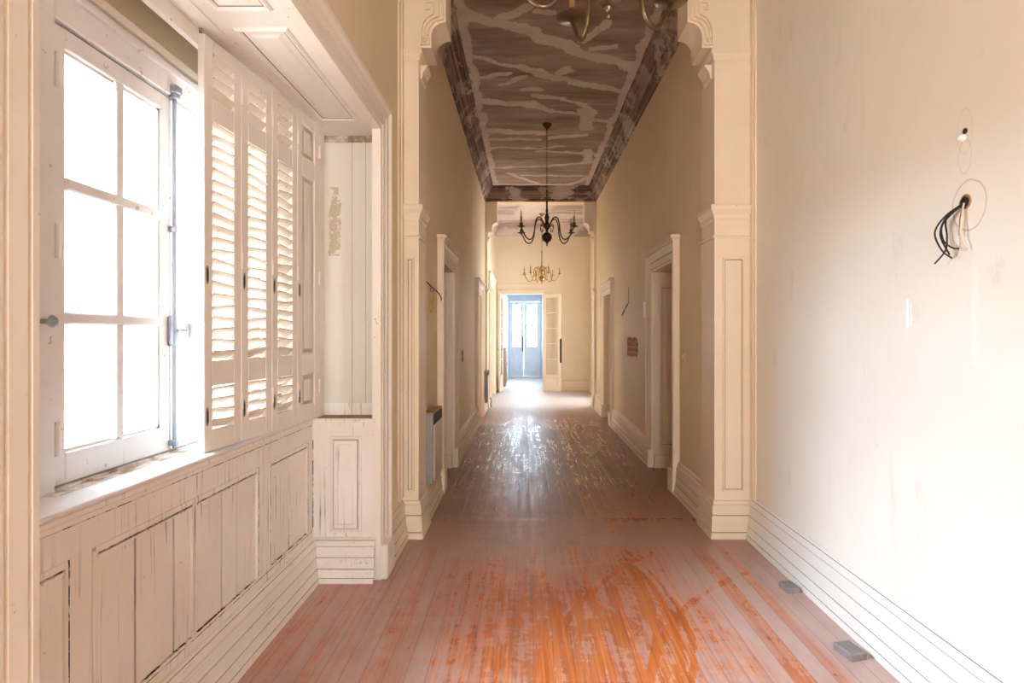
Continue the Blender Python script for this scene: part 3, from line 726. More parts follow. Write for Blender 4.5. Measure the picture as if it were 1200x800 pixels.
MB().tube([(W2 - .05, .02, 1.06), (W2 - .05, .07, 1.06), (W2 - .15, .075, 1.06)], .009, 8).tube([(W2 - .05, -.02, 1.06), (W2 - .05, -.06, 1.06), (W2 - .14, -.065, 1.06)], .009, 8).build('door_handle', M['iron'], ll)
for z in (.45, 1.25, 2.1):
    MB().tube([(-.006, 0, z - .05), (-.006, 0, z + .05)], .010, 8).build('hinge', M['iron'], rl)

# entrance doors at the end of the passage
root = empty('door_%d' % dn, (0, PY + .06, 0)); dn += 1
struct(root, 'white glazed entrance double door at the end of the passage', 'door')
wl, wr = .46, EX1 - EX0 - .46 - .004
l1 = glazed_leaf(root, 'door_leaf', wl, EZ - .01, 1.02, 4, 2, 'window_paint', 1, stile=.09, muntin=.036); l1.location = (EX0, 0, 0)
l2 = glazed_leaf(root, 'door_leaf', wr, EZ - .01, 1.02, 4, 2, 'window_paint', -1, stile=.11, muntin=.036); l2.location = (EX1, 0, 0)
MB().box(wl - .05, wl - .01, -.05, -.02, .85, 1.36).build('door_handle', M['black'], l1)
# white side door frame and low cabinet in the passage
m = MB().box(PX0, PX0 + .09, 17.5, 17.6, 0, 2.5).box(PX0, PX0 + .09, 18.9, 19.0, 0, 2.5).box(PX0, PX0 + .09, 17.5, 19.0, 2.5, 2.6).box(PX0, PX0 + .02, 17.6, 18.9, 0, 2.5)
struct(m.build('trim_%d' % n, M['window_paint']), 'white side door frame in the blue-grey passage', 'door casing'); n += 1
root = empty('cabinet', (PX0 + .06, 16.2, 0)); tag(root, 'low brown wooden cabinet standing against the left passage wall', 'cabinet')
MB().cbox(-.055, .055, -.30, .30, .06, 1.02, .005).build('cabinet_body', M['wood_dark'], root)
MB().cbox(-.058, .075, -.32, .32, 1.02, 1.06, .006).build('cabinet_top', M['wood_dark'], root)
MB().box(-.05, .045, -.29, .29, 0, .06).build('plinth', M['wood_dark'], root)
for k in (0, 1):
    d = MB().rings((.055, -.29 + .30 * k, .1), (0, 1, 0), (0, 0, 1), (1, 0, 0), .28, .88, [(0, 0), (.002, .014), (.05, .014), (.056, .006), (.08, .006)]).build('cabinet_door', M['wood_dark'], root)
    MB().lathe([(.004, .0), (.006, .01), (.012, .018), (.008, .026)], (.067, -.03 + .06 * k, .6), 10, 0, 'X').build('knob', M['brass_dark'], d)

# ------------------------------------------------------------------ window recess
# window wall with the opening
WY0, WY1, WZ0, WZ1 = 1.64, 2.855, .945, 2.37
m = MB().box(-1.65, WX, RY0, WY0, 0, 2.78).box(-1.65, WX, WY1, RY1 + .16, 0, 2.78).box(-1.65, WX, WY0, WY1, 0, WZ0 - .02).box(-1.65, WX, WY0, WY1, WZ1, 2.78)
struct(m.build('wall_window', M['beige_band']), 'beige wall of the recess around the tall casement window', 'wall')
# window frame and casements
wr_ = empty('window_1', (WX, (WY0 + WY1) / 2, WZ0)); struct(wr_, 'white casement window with six bright panes in each leaf behind the shutters', 'window')
ox, oy, oz = WX, (WY0 + WY1) / 2, WZ0
def wl_(m): m.v = [(v[0] - ox, v[1] - oy, v[2] - oz) for v in m.v]; return m
fm = MB()
fm.cbox(WX - .07, WX + .035, WY0 - .035, WY0 + .045, WZ0 - .01, WZ1 + .05, .004).cbox(WX - .07, WX + .035, WY1 - .045, WY1 + .035, WZ0 - .01, WZ1 + .05, .004)
fm.cbox(WX - .07, WX + .035, WY0 + .045, WY1 - .045, WZ1 - .045, WZ1 + .05, .004).box(WX + .0, WX + .05, WY0 - .035, WY1 + .035, WZ1 + .035, WZ1 + .055)
fm.box(WX - .1, WX + .03, WY0, WY1, WZ0 - .03, WZ0 + .006)
wl_(fm).build('window_frame', M['window_paint'], wr_)
def casement(y0, y1, hinge_y):
    c = MB(); x0, x1 = WX - .03, WX + .022; z0, z1 = WZ0 + .012, WZ1 - .052
    st = .046; tr = .06; br = .092
    c.cbox(x0, x1, y0, y0 + st, z0, z1, .004).cbox(x0, x1, y1 - st, y1, z0, z1, .004)
    c.cbox(x0, x1, y0 + st, y1 - st, z1 - tr, z1, .003).cbox(x0, x1, y0 + st, y1 - st, z0, z0 + br, .003)
    ga, gb, gz0, gz1 = y0 + st, y1 - st, z0 + br, z1 - tr
    ym = (ga + gb) / 2
    c.cbox(x0 + .008, x1 + .004, ym - .018, ym + .018, gz0, gz1, .004)
    for r in (1, 2):
        z = gz0 + (gz1 - gz0) * r / 3
        c.cbox(x0 + .006, x1 + .006, ga, gb, z - .019, z + .019, .006)
    # inner bead around the glass
    for a, b, e, f in ((ga, ga + .01, gz0, gz1), (gb - .01, gb, gz0, gz1), (ga, gb, gz0, gz0 + .01), (ga, gb, gz1 - .01, gz1)):
        c.box(x0 + .008, x1 - .012, a, b, e, f)
    o = wl_(c).build('casement', M['window_paint'], wr_)
    for i in range(2):
        for j in range(3):
            a, b = (ga, ym - .018) if i == 0 else (ym + .018, gb)
            e = gz0 + (gz1 - gz0) * j / 3; f = gz0 + (gz1 - gz0) * (j + 1) / 3
            wl_(MB().box(x0 + .018, x0 + .022, a, b, e, f)).build('glass_pane', M['glass'], o)
    for z in (z0 + .14, z0 + .72, z1 - .14):
        wl_(MB().tube([(x1 + .008, hinge_y, z - .05), (x1 + .008, hinge_y, z + .05)], .009, 8)).build('hinge', M['window_paint'], o)
    return o
ym = (WY0 + WY1) / 2
c1 = casement(WY0 + .052, ym - .002, WY0 + .056)
c2 = casement(ym + .002, WY1 - .052, WY1 - .056)
gm_ = MB()  # dark strips set between frame and leaves to draw the shadow line there
gm_.box(WX - .04, WX - .005, WY0 + .04, WY0 + .054, WZ0, WZ1 - .04).box(WX - .04, WX - .005, WY1 - .054, WY1 - .04, WZ0, WZ1 - .04)
gm_.box(WX - .04, WX - .005, WY0 + .04, WY1 - .04, WZ1 - .053, WZ1 - .04).box(WX - .04, WX - .005, WY0 + .04, WY1 - .04, WZ0, WZ0 + .014)
wl_(gm_).build('shade_strip', M['gap'], wr_)
b = MB().tube([(WX + .04, ym, WZ0 + .02), (WX + .04, ym, WZ1 - .03)], .0075, 10)
b.cbox(WX + .022, WX + .052, ym - .018, ym + .018, 1.36, 1.475, .004)
for z in (WZ0 + .03, WZ1 - .055, 1.80): b.cbox(WX + .022, WX + .055, ym - .014, ym + .014, z, z + .022, .003)
b.cbox(WX + .02, WX + .06, ym - .02, ym + .02, WZ1 - .035, WZ1 - .005, .004)
b = wl_(b).build('bolt_rod', M['rod'], c2)
wl_(MB().tube([(WX + .05, ym, 1.42), (WX + .085, ym, 1.42), (WX + .09, ym + .006, 1.42)], .006, 8).lathe([(.004, -.03), (.011, -.02), (.013, 0), (.011, .02), (.004, .03)], (WX + .092, ym + .01, 1.42), 12)).build('bolt_handle', M['iron'], c2)
wl_(MB().lathe([(.006, 0), (.007, .01), (.007, .03), (.015, .032), (.019, .037), (.015, .042), (.006, .044)], (WX + .035, WY0 - .01, 1.44), 14, 0, 'X')).build('catch_knob', M['iron'], wr_)

# head mouldings above the window and pelmet rails in the pocket
m = MB().box(WX, WX + .035, RY0, RY1, 2.455, 2.485).box(WX, WX + .02, RY0, RY1, 2.44, 2.455)
m.box(-1.30, -1.262, RY0, RY1, 2.545, 2.605).box(-1.285, -1.262, RY0, RY1, 2.52, 2.545).box(-1.262, -1.19, RY0, RY1, 2.585, 2.62)
struct(m.build('trim_%d' % n, M['paint_y']), 'white head mouldings in the pocket above the window', 'trim'); n += 1
# soffit with two raised panels
m = MB().box(-1.24, LX - .002, RY0 + .002, RY1 + .14, RZ, RZ + .03)
for a, b in ((2.24, 3.20), (1.05, 2.12)):
    m.rings((-1.135, a, RZ), (1, 0, 0), (0, 1, 0), (0, 0, -1), .215, b - a, [(0, 0), (.003, .006), (.010, .012), (.018, .010), (.024, .003), (.028, .001), (.032, .003), (.05, .004), (.062, .011)], 0, (5,))
struct(m.build('trim_%d' % n, [M['paint'], M['dirt']]), 'white panelled soffit over the window recess', 'soffit'); n += 1
# casing of the recess on the room wall
RC = [(0, -.02), (0, .03), (.018, .034), (.022, .026), (.026, .026), (.03, .036), (.07, .04), (.074, .032), (.078, .032), (.082, .042), (.12, .048), (.135, .06), (.155, .062), (.165, .05), (.18, .04), (.18, 0)]
m = MB().sweep([(RY0 + .006, 0), (RY0 + .006, RZ - .006), (RY1 - .006, RZ - .006), (RY1 - .006, 0)], [(-o, d) for o, d in RC], lambda u, v, hh: (LX + hh, u, v), 0, {3, 7})
m.cbox(LX - .02, LX + .068, RY1 - .003, RY1 + .19, 0, .20, .008)
struct(m.build('trim_%d' % n, [M['casing'], M['dirt']]), 'cream moulded casing framing the window recess', 'casing'); n += 1

# far end of the recess: lower panelled pier, cap, and the shallow shutter pocket above
NX0, NX1 = -1.20, LX - .002
m = MB().box(NX0, NX1, RY1, RY1 + .16, .0, .925)
w, h = NX1 - NX0, .66
m.rings((NX0 + .075, RY1, .27), (1, 0, 0), (0, 0, 1), (0, -1, 0), .185, .555, [(0, 0), (.004, .012), (.012, .015), (.018, .006), (.022, .003), (.026, .006), (.045, .006), (.052, .013), (.056, .014)], 0, (5,))
m.box(NX0 - .02, NX1, RY1 - .012, RY1, .88, .905).box(NX0 - .02, NX1, RY1 - .022, RY1 + .16, .905, .925)
m.box(NX0, NX1, RY1 + .01, RY1 + .155, .925, .928, 2)
m.box(NX0 + .0, NX1, RY1 + .125, RY1 + .16, .928, 1.0)
struct(m.build('trim_%d' % n, [M['paint_v'], M['dirt'], M['dust_ledge']]), 'white raised-panel pier at the far end of the window recess', 'panelling'); n += 1
def pocket_mat():
    t = NT('peeling_pocket_boards'); p = t.pos(); x = t.xyz(p)
    col = t.mix(t.noise(p, 3, 5, .6), (.74, .70, .63), (.64, .59, .51))
    g = t.ramp(t.noise(t.vscale(p, (60, 60, 2)), 1.0, 5, .6), [(.68, 0.0), (.73, 1.0)])
    col = t.mix(t.math('MULTIPLY', g, .5), col, (.33, .26, .17))
    ww = t.math('MULTIPLY', t.math('SUBTRACT', t.noise(t.vscale(p, (9, 9, 5)), 1.0, 5, .7), .5), .12)
    dx = t.math('ABSOLUTE', t.math('ADD', t.math('SUBTRACT', x[0], -1.135), ww))
    k = t.math('SUBTRACT', 1.0, t.smooth(dx, .030, .036))
    zz = t.math('MULTIPLY', t.smooth(x[2], 1.78, 2.02), t.math('SUBTRACT', 1.0, t.smooth(x[2], 2.26, 2.30)))
    k = t.math('MULTIPLY', k, t.math('GREATER_THAN', t.math('ADD', zz, ww), .35))
    flk = t.ramp(t.noise(p, 24, 6, .7), [(.42, 0.0), (.47, 1.0)])
    k = t.math('MULTIPLY', k, flk)
    col = t.mix(k, col, (.45, .37, .25))
    top = t.ramp(t.math('ADD', x[2], t.math('MULTIPLY', ww, .4)), [(0.0, 0.0), (1.0, 1.0)])
    e = t.math('GREATER_THAN', t.math('ADD', x[2], t.math('MULTIPLY', ww, .25)), 2.55)
    col = t.mix(t.math('MULTIPLY', e, t.ramp(t.noise(p, 14, 4, .6), [(.3, .25), (.5, .95)])), col, (.26, .18, .10))  # ragged dark band along the top: shadow under the soffit put into the colour
    return t.done(col, .65)
m = MB()
for a, b in ((NX0, -1.135 + .10), (-1.033, -.955), (-.953, NX1)):
    m.box(a, b, RY1 + .13, RY1 + .16, 1.0, RZ)
m.box(NX0, NX1, RY1 + .15, RY1 + .16, .93, RZ)
struct(m.build('wall_pocket', pocket_mat()), 'grey-white peeling boards of the shallow pocket beside the shutters', 'panelling')
struct(MB().box(-1.65, NX0, RY1, RY1 + .16, 0, 2.78).build('wall_recess_end', M['paint']), 'plain painted end of the recess hidden behind the shutters', 'wall')

# wainscot under the window: face at x = -1.22
FX = -1.222
m = MB()
m.box(WX, FX - .014, RY0, RY1, .0, .90, 2)                        # dark core seen in the open joints
m.box(FX - .014, FX, RY0, RY1, .80, .905)                          # top rail
m.box(FX - .014, FX, RY0, RY1, .0, .285)                           # bottom rail
def pnl(a, b, joints):
    ys = [a] + joints + [b]
    for k in range(len(ys) - 1):
        p0 = ys[k] + (.0025 if k else .0); p1 = ys[k + 1] - (.0025 if k < len(ys) - 2 else .0)
        m.box(FX - .014, FX - .005, p0 + .006, p1 - (.006 if k == len(ys) - 2 else 0), .295, .79)
    # moulded lips above and around the panel
    m.box(FX - .012, FX + .004, a, b, .782, .801); m.box(FX - .012, FX + .002, a + .01, b - .01, .768, .774)
    m.box(FX - .012, FX + .004, a, b, .285, .297)
    m.box(FX - .012, FX + .003, a - (.0 if abs(a - 2.14) < .001 else .011), a + .008, .29, .79); m.box(FX - .012, FX + .003, b - .008, b + (.006 if b < 1.6 else .0 if b < 2.2 else .011), .29, .79)
stiles = [(RY0, 1.17), (1.555, 1.635), (2.655, 2.765), (3.255, RY1)]
panels = [(1.18, 1.545, [1.42]), (1.645, 2.133, [1.82, 2.02]), (2.14, 2.645, [2.34, 2.46]), (2.775, 3.245, [3.0])]
for a, b in stiles: m.box(FX - .014, FX, a, b, .285, .80)
for p in panels: pnl(*p)
m.cbox(WX, FX + .012, RY0, RY1, .905, .928, .005)
for y_ in (1.547, 2.648, 3.250, RY1 - .004, 1.165, 2.77): m.box(FX - .012, FX + .0036, y_, y_ + .004, .30, .80, 3)
m.box(FX - .01, FX + .0012, RY0, RY1, .886, .8885, 3); m.box(FX - .01, FX + .0012, RY0, RY1, .279, .2815, 3)
for a, b in ((1.66, 2.12), (2.16, 2.63), (2.79, 3.23), (1.2, 1.53)): m.box(FX - .01, FX + .0042, a, b, .7788, .7805, 3); m.box(FX - .01, FX + .0042, a, b, .297, .2980, 3)
m.box(FX - .005, FX + .006, RY0, RY1, .893, .905)
struct(m.build('trim_%d' % n, [M['paint_v'], M['dirt'], M['gap'], M['crack']]), 'cracked white panelled wainscot under the window', 'wainscot'); n += 1
WB = [(o, h * .86) for o, h in BASE]
m = MB().sweep([(FX, RY0), (FX, RY1), (LX + .0, RY1)], WB, lambda u, v, h: (u, v, h), 0, BG)
struct(m.build('baseboard_window', [M['paint_y'], M['dirt']]), 'chipped white baseboard below the window wainscot', 'baseboard')
m = MB().cbox(WX + .0, FX + .02, RY0, RY1, .929, .944, .004)
m.box(WX + .018, WX + .075, WY0, WY1, .944, .9455, 1)
m.box(WX + .018, WX + .034, WY0, WY1, .9455, .953, 1)
struct(m.build('window_sill', [M['window_paint'], M['grime']]), 'bright white window sill board with worn dirty back edge', 'window sill')

# ---- folding shutters, four leaves
SH0 = Vector((-1.252, 2.235, 0)); SH1 = Vector((-1.165, 3.235, 0))
du = (SH1 - SH0) / 4; lw = du.length; ang = math.atan2(du.y, du.x)
sroot = empty('folding_shutter', (SH0.x, SH0.y, .945)); sroot.rotation_euler.z = ang
tag(sroot, 'cream folding louvred shutter of four leaves standing on the window sill', 'shutter')
SZ = 2.566 - .945
def shutter_leaf(k, solid):
    th = .028; u0 = lw * k + .002; u1 = lw * (k + 1) - .002; st = .052
    z = lambda v: v - .945
    rows = [(1.025, 1.20), (1.30, 2.245), (2.335, 2.515)]
    f = MB()
    # local x runs along the set, local +y points to the window, -y to the room
    f.cbox(u0, u0 + st, -th / 2, th / 2, .002, SZ, .003).cbox(u1 - st, u1, -th / 2, th / 2, .002, SZ, .003)
    zz = .002
    for a, b in rows:
        f.cbox(u0 + st, u1 - st, -th / 2, th / 2, zz, z(a), .002); zz = z(b)
    f.cbox(u0 + st, u1 - st, -th / 2, th / 2, zz, SZ, .002)
    if solid:
        for a, b in rows:
            f.box(u0 + st, u1 - st, -.008, .004, z(a), z(b))
            f.rings((u0 + st, -.008, z(a)), (1, 0, 0), (0, 0, 1), (0, -1, 0), u1 - u0 - 2 * st, z(b) - z(a), [(0, .004), (.006, .001), (.010, 0), (.03, 0), (.034, .002)])
    o = f.build('shutter_leaf', M['shutter'], sroot)
    if not solid:
        for a, b in rows:
            s = MB(); nn = max(1, round((b - a) / .046)); pitch = (b - a) / nn
            for q in range(nn):
                zc = z(a) + pitch * (q + .5); tilt = math.radians(43 + random.uniform(-4, 4)); roll = random.uniform(-.012, .012)
                cvec = Vector(((u0 + u1) / 2, 0, zc))
                U = Vector(((u1 - u0 - 2 * st) / 2, 0, roll * .5)); V = Vector((0, math.cos(tilt), -math.sin(tilt))) * .0255
                W = Vector((0, math.sin(tilt), math.cos(tilt))) * .0038
                s.obox(cvec, U, V, W)
            s.build('louvres', M['slat'], o)
    for zc in (1.635, 1.085):
        p = MB(); P = []
        for j in range(16):
            a = 2 * PI * j / 16; P.append((math.cos(a) * .008, math.sin(a) * .024 + (.012 if math.sin(a) > 0 else -.012)))
        fr = [(u0 + .016 + a, -th / 2 - .003, z(zc) + b) for a, b in P]; bk = [(q[0], -th / 2, q[2]) for q in fr]
        inn = [(u0 + .016 + a * .6, -th / 2 - .003, z(zc) + b * .75) for a, b in P]; inb = [(q[0], -th / 2 - .0008, q[2]) for q in inn]
        for j in range(16):
            q = (j + 1) % 16
            p.add([fr[j], fr[q], bk[q], bk[j]], [(0, 1, 2, 3)]); p.add([fr[j], fr[q], inn[q], inn[j]], [(0, 1, 2, 3)]); p.add([inn[j], inn[q], inb[q], inb[j]], [(0, 1, 2, 3)], 1)
        p.add(inb, [tuple(range(16))], 1)
        p.build('pull_plate', [M['zinc'], M['black']], o)
    for zc in (1.12, 1.72, 2.42):
        MB().tube([(u1 + .002, -th / 2 - .003, z(zc) - .035), (u1 + .002, -th / 2 - .003, z(zc) + .035)], .006, 8).build('hinge', M['shutter'], o)
    return o
for k in range(4): shutter_leaf(k, k == 3)
MB().tube([(.0, 0, SZ), (-.0, 0, SZ + .025), (-.03, .0, SZ + .028)], .006, 8).build('catch_hook', M['iron'], sroot)

# ------------------------------------------------------------------ chandeliers
def chandelier(name, loc, zc, metal, arms, rcup, rot, label, group=None, ball=.07, stem=.48, scrolls=True, candle=True, arm_r=.0085, pan=1.0):
    """loc: hub centre; zc: ceiling height"""
    root = empty(name, loc); tag(root, label, 'chandelier')
    if group: root['group'] = group
    k = rcup / .42; top = zc - loc[2]; mt = M[metal]; bz = -.157 * k / .82 if False else -.157
    MB().lathe([(.012, bz + ball * .9), (.022, -.075), (.016, -.06), (.03, -.045), (.044, -.02), (.048, 0), (.046, .018), (.028, .03), (.02, .06), (.03, .085), (.034, .11), (.022, .14), (.013, .17),
                (.018, .20), (.012, .23), (.012, stem - .04), (.018, stem - .03), (.006, stem)], (0, 0, 0), 18).build('stem', mt, root)
    MB().lathe([(.004, bz - ball)] + [(ball * math.cos(a), bz + ball * math.sin(a)) for a in [(-.46 + .92 * j / 14) * PI for j in range(15)]] + [(.004, bz + ball)], (0, 0, 0), 22).build('globe', mt, root)
    MB().lathe([(.002, bz - ball - .05), (.008, bz - ball - .045), (.012, bz - ball - .032), (.006, bz - ball - .022), (.016, bz - ball - .012), (.018, bz - ball), (.01, bz - ball + .008)], (0, 0, 0), 14).build('finial', mt, root)
    # chain of oval links and ceiling rose
    ch = MB(); z = stem + .012; j = 0
    while z < top - .075:
        ax = Vector((1, 0, 0)) if j % 2 else Vector((0, 1, 0))
        ch.torus((0, 0, z), .009, .0028, ax, (0, 0, 1), 10, 5, 0, 1.9); z += .0285; j += 1
    ch.build('chain', mt, root)
    MB().lathe([(.006, top - .085), (.014, top - .08), (.02, top - .06), (.048, top - .035), (.06, top - .012), (.062, top)], (0, 0, 0), 18).build('ceiling_rose', mt, root)
    prof = [(.035, -.005), (.06, .035), (.095, .085), (.135, .10), (.172, .072), (.195, .0), (.208, -.10), (.235, -.178), (.285, -.213), (.345, -.185), (.385, -.12), (.418, -.07)] if rcup else []
    rs = rcup / .42
    for a in range(arms):
        an = rot + 2 * PI * a / arms if not isinstance(rot, (list, tuple)) else math.radians(rot[a])
        c, s = math.cos(an), math.sin(an)
        q = lambda r, z: (r * rs * c, r * rs * s, z)
        arm = MB().tube(smooth_pts([q(r, z) for r, z in prof], 5), arm_r, 8)
        arm.lathe([(.010, 0), (.014, .006), (.010, .012)], q(.135, .094), 10)
        ao = arm.build('arm', mt, root)
        cp = q(.42, -.07)
        MB().lathe([(.008, 0), (.02, .004), (.052 * pan, .014), (.056 * pan, .018), (.05 * pan, .020), (.018, .016), (.016, .03), (.024, .045), (.022, .06), (.012, .062)], cp, 18).build('drip_pan', mt, ao)
        if candle:
            MB().lathe([(.0125, .05), (.0135, .06), (.0135, .145), (.010, .150)], cp, 12).build('candle_sleeve', M['candle'], ao)
            MB().lathe([(.009, .148), (.012, .165), (.0115, .185), (.006, .215), (.001, .232)], cp, 12).build('bulb', M['bulb'], ao)
        if scrolls:
            sp = [q(.05, -.02), q(.085, .01), q(.105, -.02), q(.10, -.06), q(.075, -.085), q(.06, -.06), q(.075, -.045)]
            MB().tube(smooth_pts(sp, 4), [.004] * (len(smooth_pts(sp, 4))), 6).build('scroll', mt, ao)
    return root
chandelier('chandelier', (.285, 7.79, 2.875), CEIL, 'bronze', 4, .42, [35, 145, 215, 325], 'dark bronze four-armed chandelier hanging mid-corridor before the second beam')
chandelier('chandelier', (.366, 13.1, 2.84), CEIL3, 'brass', 6, .40, math.radians(-10), 'small golden brass chandelier hanging in front of the end wall')
chandelier('chandelier', (.35, 2.45, 3.00), CEIL, 'brass_dark', 5, .40, math.radians(36), 'large brass chandelier cut off by the top of the picture', ball=.06, arm_r=.0115, pan=1.4)
tag(MB().lathe([(.05, 0), (.048, -.012), (.02, -.02), (.01, -.035)], (.27, 8.35, CEIL), 14).build('ceiling_hook_plate', M['wood_dark']), 'small brown plate on the ceiling just behind the bronze chandelier rose', 'ceiling plate')

# ------------------------------------------------------------------ heaters
def heater(loc, w, d, h, label):
    """panel heater on the left wall: loc is the wall-side near bottom corner"""
    root = empty('panel_heater', loc); tag(root, label, 'heater')
    MB().cbox(0, d, 0, w, 0, h - .012, .005).build('casing', M['heater_grey'], root)
    MB().cbox(d - .001, d + .010, .012, w - .008, .02, h - .10, .004).build('front_panel', M['heater_cream'], root)
    MB().cbox(-.0, d + .008, -.004, w + .004, h - .012, h, .004).build('top_plate', M['heater_rust'], root)
    g = MB().box(d, d + .003, .012, w - .01, h - .092, h - .016)
    for k in range(7): g.box(d + .002, d + .009, .012, w - .01, h - .088 + k * .0105, h - .083 + k * .0105)
    g.build('grille', M['black'], root)
    g = MB(); 
    for k in range(3): g.box(.006, d - .006, .03, w - .03, -.004 - .0, .002)
    g.build('lower_vent', M['black'], root)
    MB().box(-.014, 0, .05, w - .05, .06, h - .06).build('wall_bracket', M['black'], root)
    return root
heater((CLX + .014, 4.335, .29), .42, .075, .535, 'grey and cream panel heater on the left wall beside the near pilaster')
h2 = heater((CLX + .014, 10.62, .17), .40, .07, .58, 'small panel heater low on the left wall just before the second beam')
MB().tube(smooth_pts([(.05, .36, .02), (.10, .38, .05), (.115, .40, -.02), (.10, .41, -.09), (.12, .42, -.13)], 5), .012, 8).build('pipe', M['iron'], h2)

# ------------------------------------------------------------------ wires, patches, blocks
def wires(root, start, ends, r, mats, name='wire'):
    for (e, mid, mk) in ends:
        MB().tube(smooth_pts([start] + mid + [e], 6), r, 6).build(name, M[mk], root)
# near right wall: bundle of cut wires at a round hole
root = empty('hanging_wires', (RX, 2.073, 1.873)); tag(root, 'loose black cut wires hanging from a hole in the right wall', 'wires')
MB().lathe([(.021, -.001), (.022, -.004), (.015, -.005), (.013, .0)], (0, 0, 0), 16, 0, 'X').build('wire_hole', M['black'], root)
MB().lathe([(.026, -.0005), (.027, -.003), (.021, -.0045), (.020, .0)], (0, -.004, .004), 16, 0, 'X').build('hole_rim', M['copper'], root)
wires(root, (-.004, 0, 0), [((-.03, .035, -.18), [(-.03, .05, -.04), (-.035, .075, -.10)], 'black'),
                            ((-.04, .01, -.195), [(-.03, .055, -.035), (-.045, .09, -.09), (-.04, .06, -.16)], 'black'),
                            ((-.045, .09, -.205), [(-.03, .05, -.045), (-.05, .02, -.115), (-.045, .035, -.165)], 'black'),
                            ((-.03, -.01, -.165), [(-.035, .06, -.06), (-.04, .055, -.12), (-.035, .02, -.155)], 'black'),
                            ((-.02, -.035, -.170), [(-.02, -.01, -.06), (-.025, -.015, -.12)], 'wire_pale'),
                            ((-.016, .005, -.115), [(-.016, .0, -.05)], 'copper')], .0032, None)
root = empty('ceiling_wire_stub', (RX, 2.075, 2.115)); root.name = 'cord_stub'
tag(root, 'small white cable stub poking out above the wire hole', 'cable stub')
MB().lathe([(.012, .0), (.014, -.006), (.010, -.018), (.004, -.022)], (0, .004, -.008), 12, 0, 'X').build('cable_cap', M['plastic_white'], root)
MB().lathe([(.010, .0), (.011, -.003), (.004, -.006)], (0, -.004, .014), 10, 0, 'X').build('screw_hole', M['black'], root)
# left corridor wall: bent rod with a ribbon
root = empty('wall_hook', (CLX, 4.47, 1.83)); tag(root, 'bent black wall hook with ochre ribbon above the near heater', 'hook')
MB().lathe([(.016, 0), (.016, .005), (.008, .009)], (0, 0, 0), 12, 0, 'X').tube(smooth_pts([(0, 0, 0), (.03, .01, -.03), (.07, .03, -.07), (.10, .05, -.10), (.118, .07, -.135), (.118, .075, -.155)], 5), .0045, 8).build('hook_rod', M['black'], root)
MB().torus((.055, .02, -.075), .014, .003, (1, 0, 0), (0, 0, 1), 12, 6).tube(smooth_pts([(.03, .01, -.035), (.05, .015, -.045), (.055, .02, -.06)], 4), .003, 6).build('hook_loop', M['black'], root)
MB().box(.042, .054, .018, .022, -.25, -.088).box(.054, .062, .020, .024, -.225, -.09).build('ribbon', M['ribbon'], root)
# right corridor wall: frayed wires
root = empty('frayed_wire', (CRX, 7.63, 1.84)); tag(root, 'thin frayed wire stub on the right corridor wall above the brick patch', 'wires')
MB().tube(smooth_pts([(-.002, 0, .20), (-.006, .0, .10), (-.004, .0, 0)], 4), .004, 6).build('wire', M['wood_dark'], root)
MB().tube(smooth_pts([(-.004, 0, 0), (-.03, .05, -.06), (-.05, .08, -.10), (-.06, .20, -.17)], 5), .0065, 6).build('wire', M['black'], root)
MB().tube(smooth_pts([(-.004, 0, 0), (-.04, .02, -.05), (-.05, .06, -.12)], 5), .0055, 6).build('wire', M['wire_pale'], root)
def patch(name, x, sg, y0, y1, z0, z1, label, seed):
    """ragged hole in the plaster showing brick"""
    R = random.Random(seed); P = []
    N = 22
    for k in range(N):
        a = 2 * PI * k / N; c, s = math.cos(a), math.sin(a)
        q = max(abs(c), abs(s)); jit = R.uniform(.86, 1.06)
        P.append(((y0 + y1) / 2 + (y1 - y0) / 2 * c / q * jit, (z0 + z1) / 2 + (z1 - z0) / 2 * s / q * jit))
    m = MB(); cy, cz = (y0 + y1) / 2, (z0 + z1) / 2
    fr = [(sg * .003, a - cy, b - cz) for a, b in P]; bk = [(-sg * .001, a[1], a[2]) for a in fr]
    rim = [(sg * .0045, a[1] * 1.035, a[2] * 1.05) for a in fr]
    m.add(fr, [tuple(range(N))])
    for k in range(N):
        q = (k + 1) % N
        m.add([fr[k], fr[q], bk[q], bk[k]], [(0, 1, 2, 3)]); 
    o = m.build(name, M['brick']); o.location = (x, cy, cz)
    tag(o, label, 'brick patch'); return o
patch('brick_patch', CRX, -1, 7.02, 7.78, 1.13, 1.38, 'ragged patch of bare brick on the right corridor wall between the doorways', 3)
patch('brick_patch', CLX, 1, 7.05, 7.25, 1.07, 1.22, 'tiny bare brick patch on the left corridor wall between the doorways', 5)
patch('brick_patch', R3X - .002, -1, 13.5, 14.1, .55, 1.75, 'tall bare brick patch on the sunlit right wall of the far room', 9)
root = empty('light_switch', (CRX, 4.97, 1.22)); tag(root, 'small cream light switch beside the first right doorway', 'light switch')
MB().cbox(-.012, 0, -.035, .035, -.05, .05, .004).build('switch_plate', M['heater_cream'], root)
MB().cbox(-.018, -.011, -.010, .010, -.02, .02, .003).build('rocker', M['plastic_white'], root)
def block(x, y, rz, label, sx, sy, sz, seed):
    R = random.Random(seed); root_m = MB()
    root_m.cbox(-sx, sx, -sy, sy, 0, sz, .006)
    root_m.v = [(a + R.uniform(-.003, .003), b + R.uniform(-.003, .003), max(0, c + R.uniform(-.002, .002) if c > .01 else 0)) for a, b, c in root_m.v]
    o = root_m.build('wood_block', M['stone']); o.location = (x, y, 0); o.rotation_euler.z = rz
    tag(o, label, 'block'); return o
block(1.455, 3.20, .12, 'grey block on the floor by the right baseboard, nearer the pilaster', .038, .050, .030, 1)
block(1.425, 2.55, .2, 'grey block on the floor by the right baseboard, farther from the pilaster', .042, .055, .032, 2)

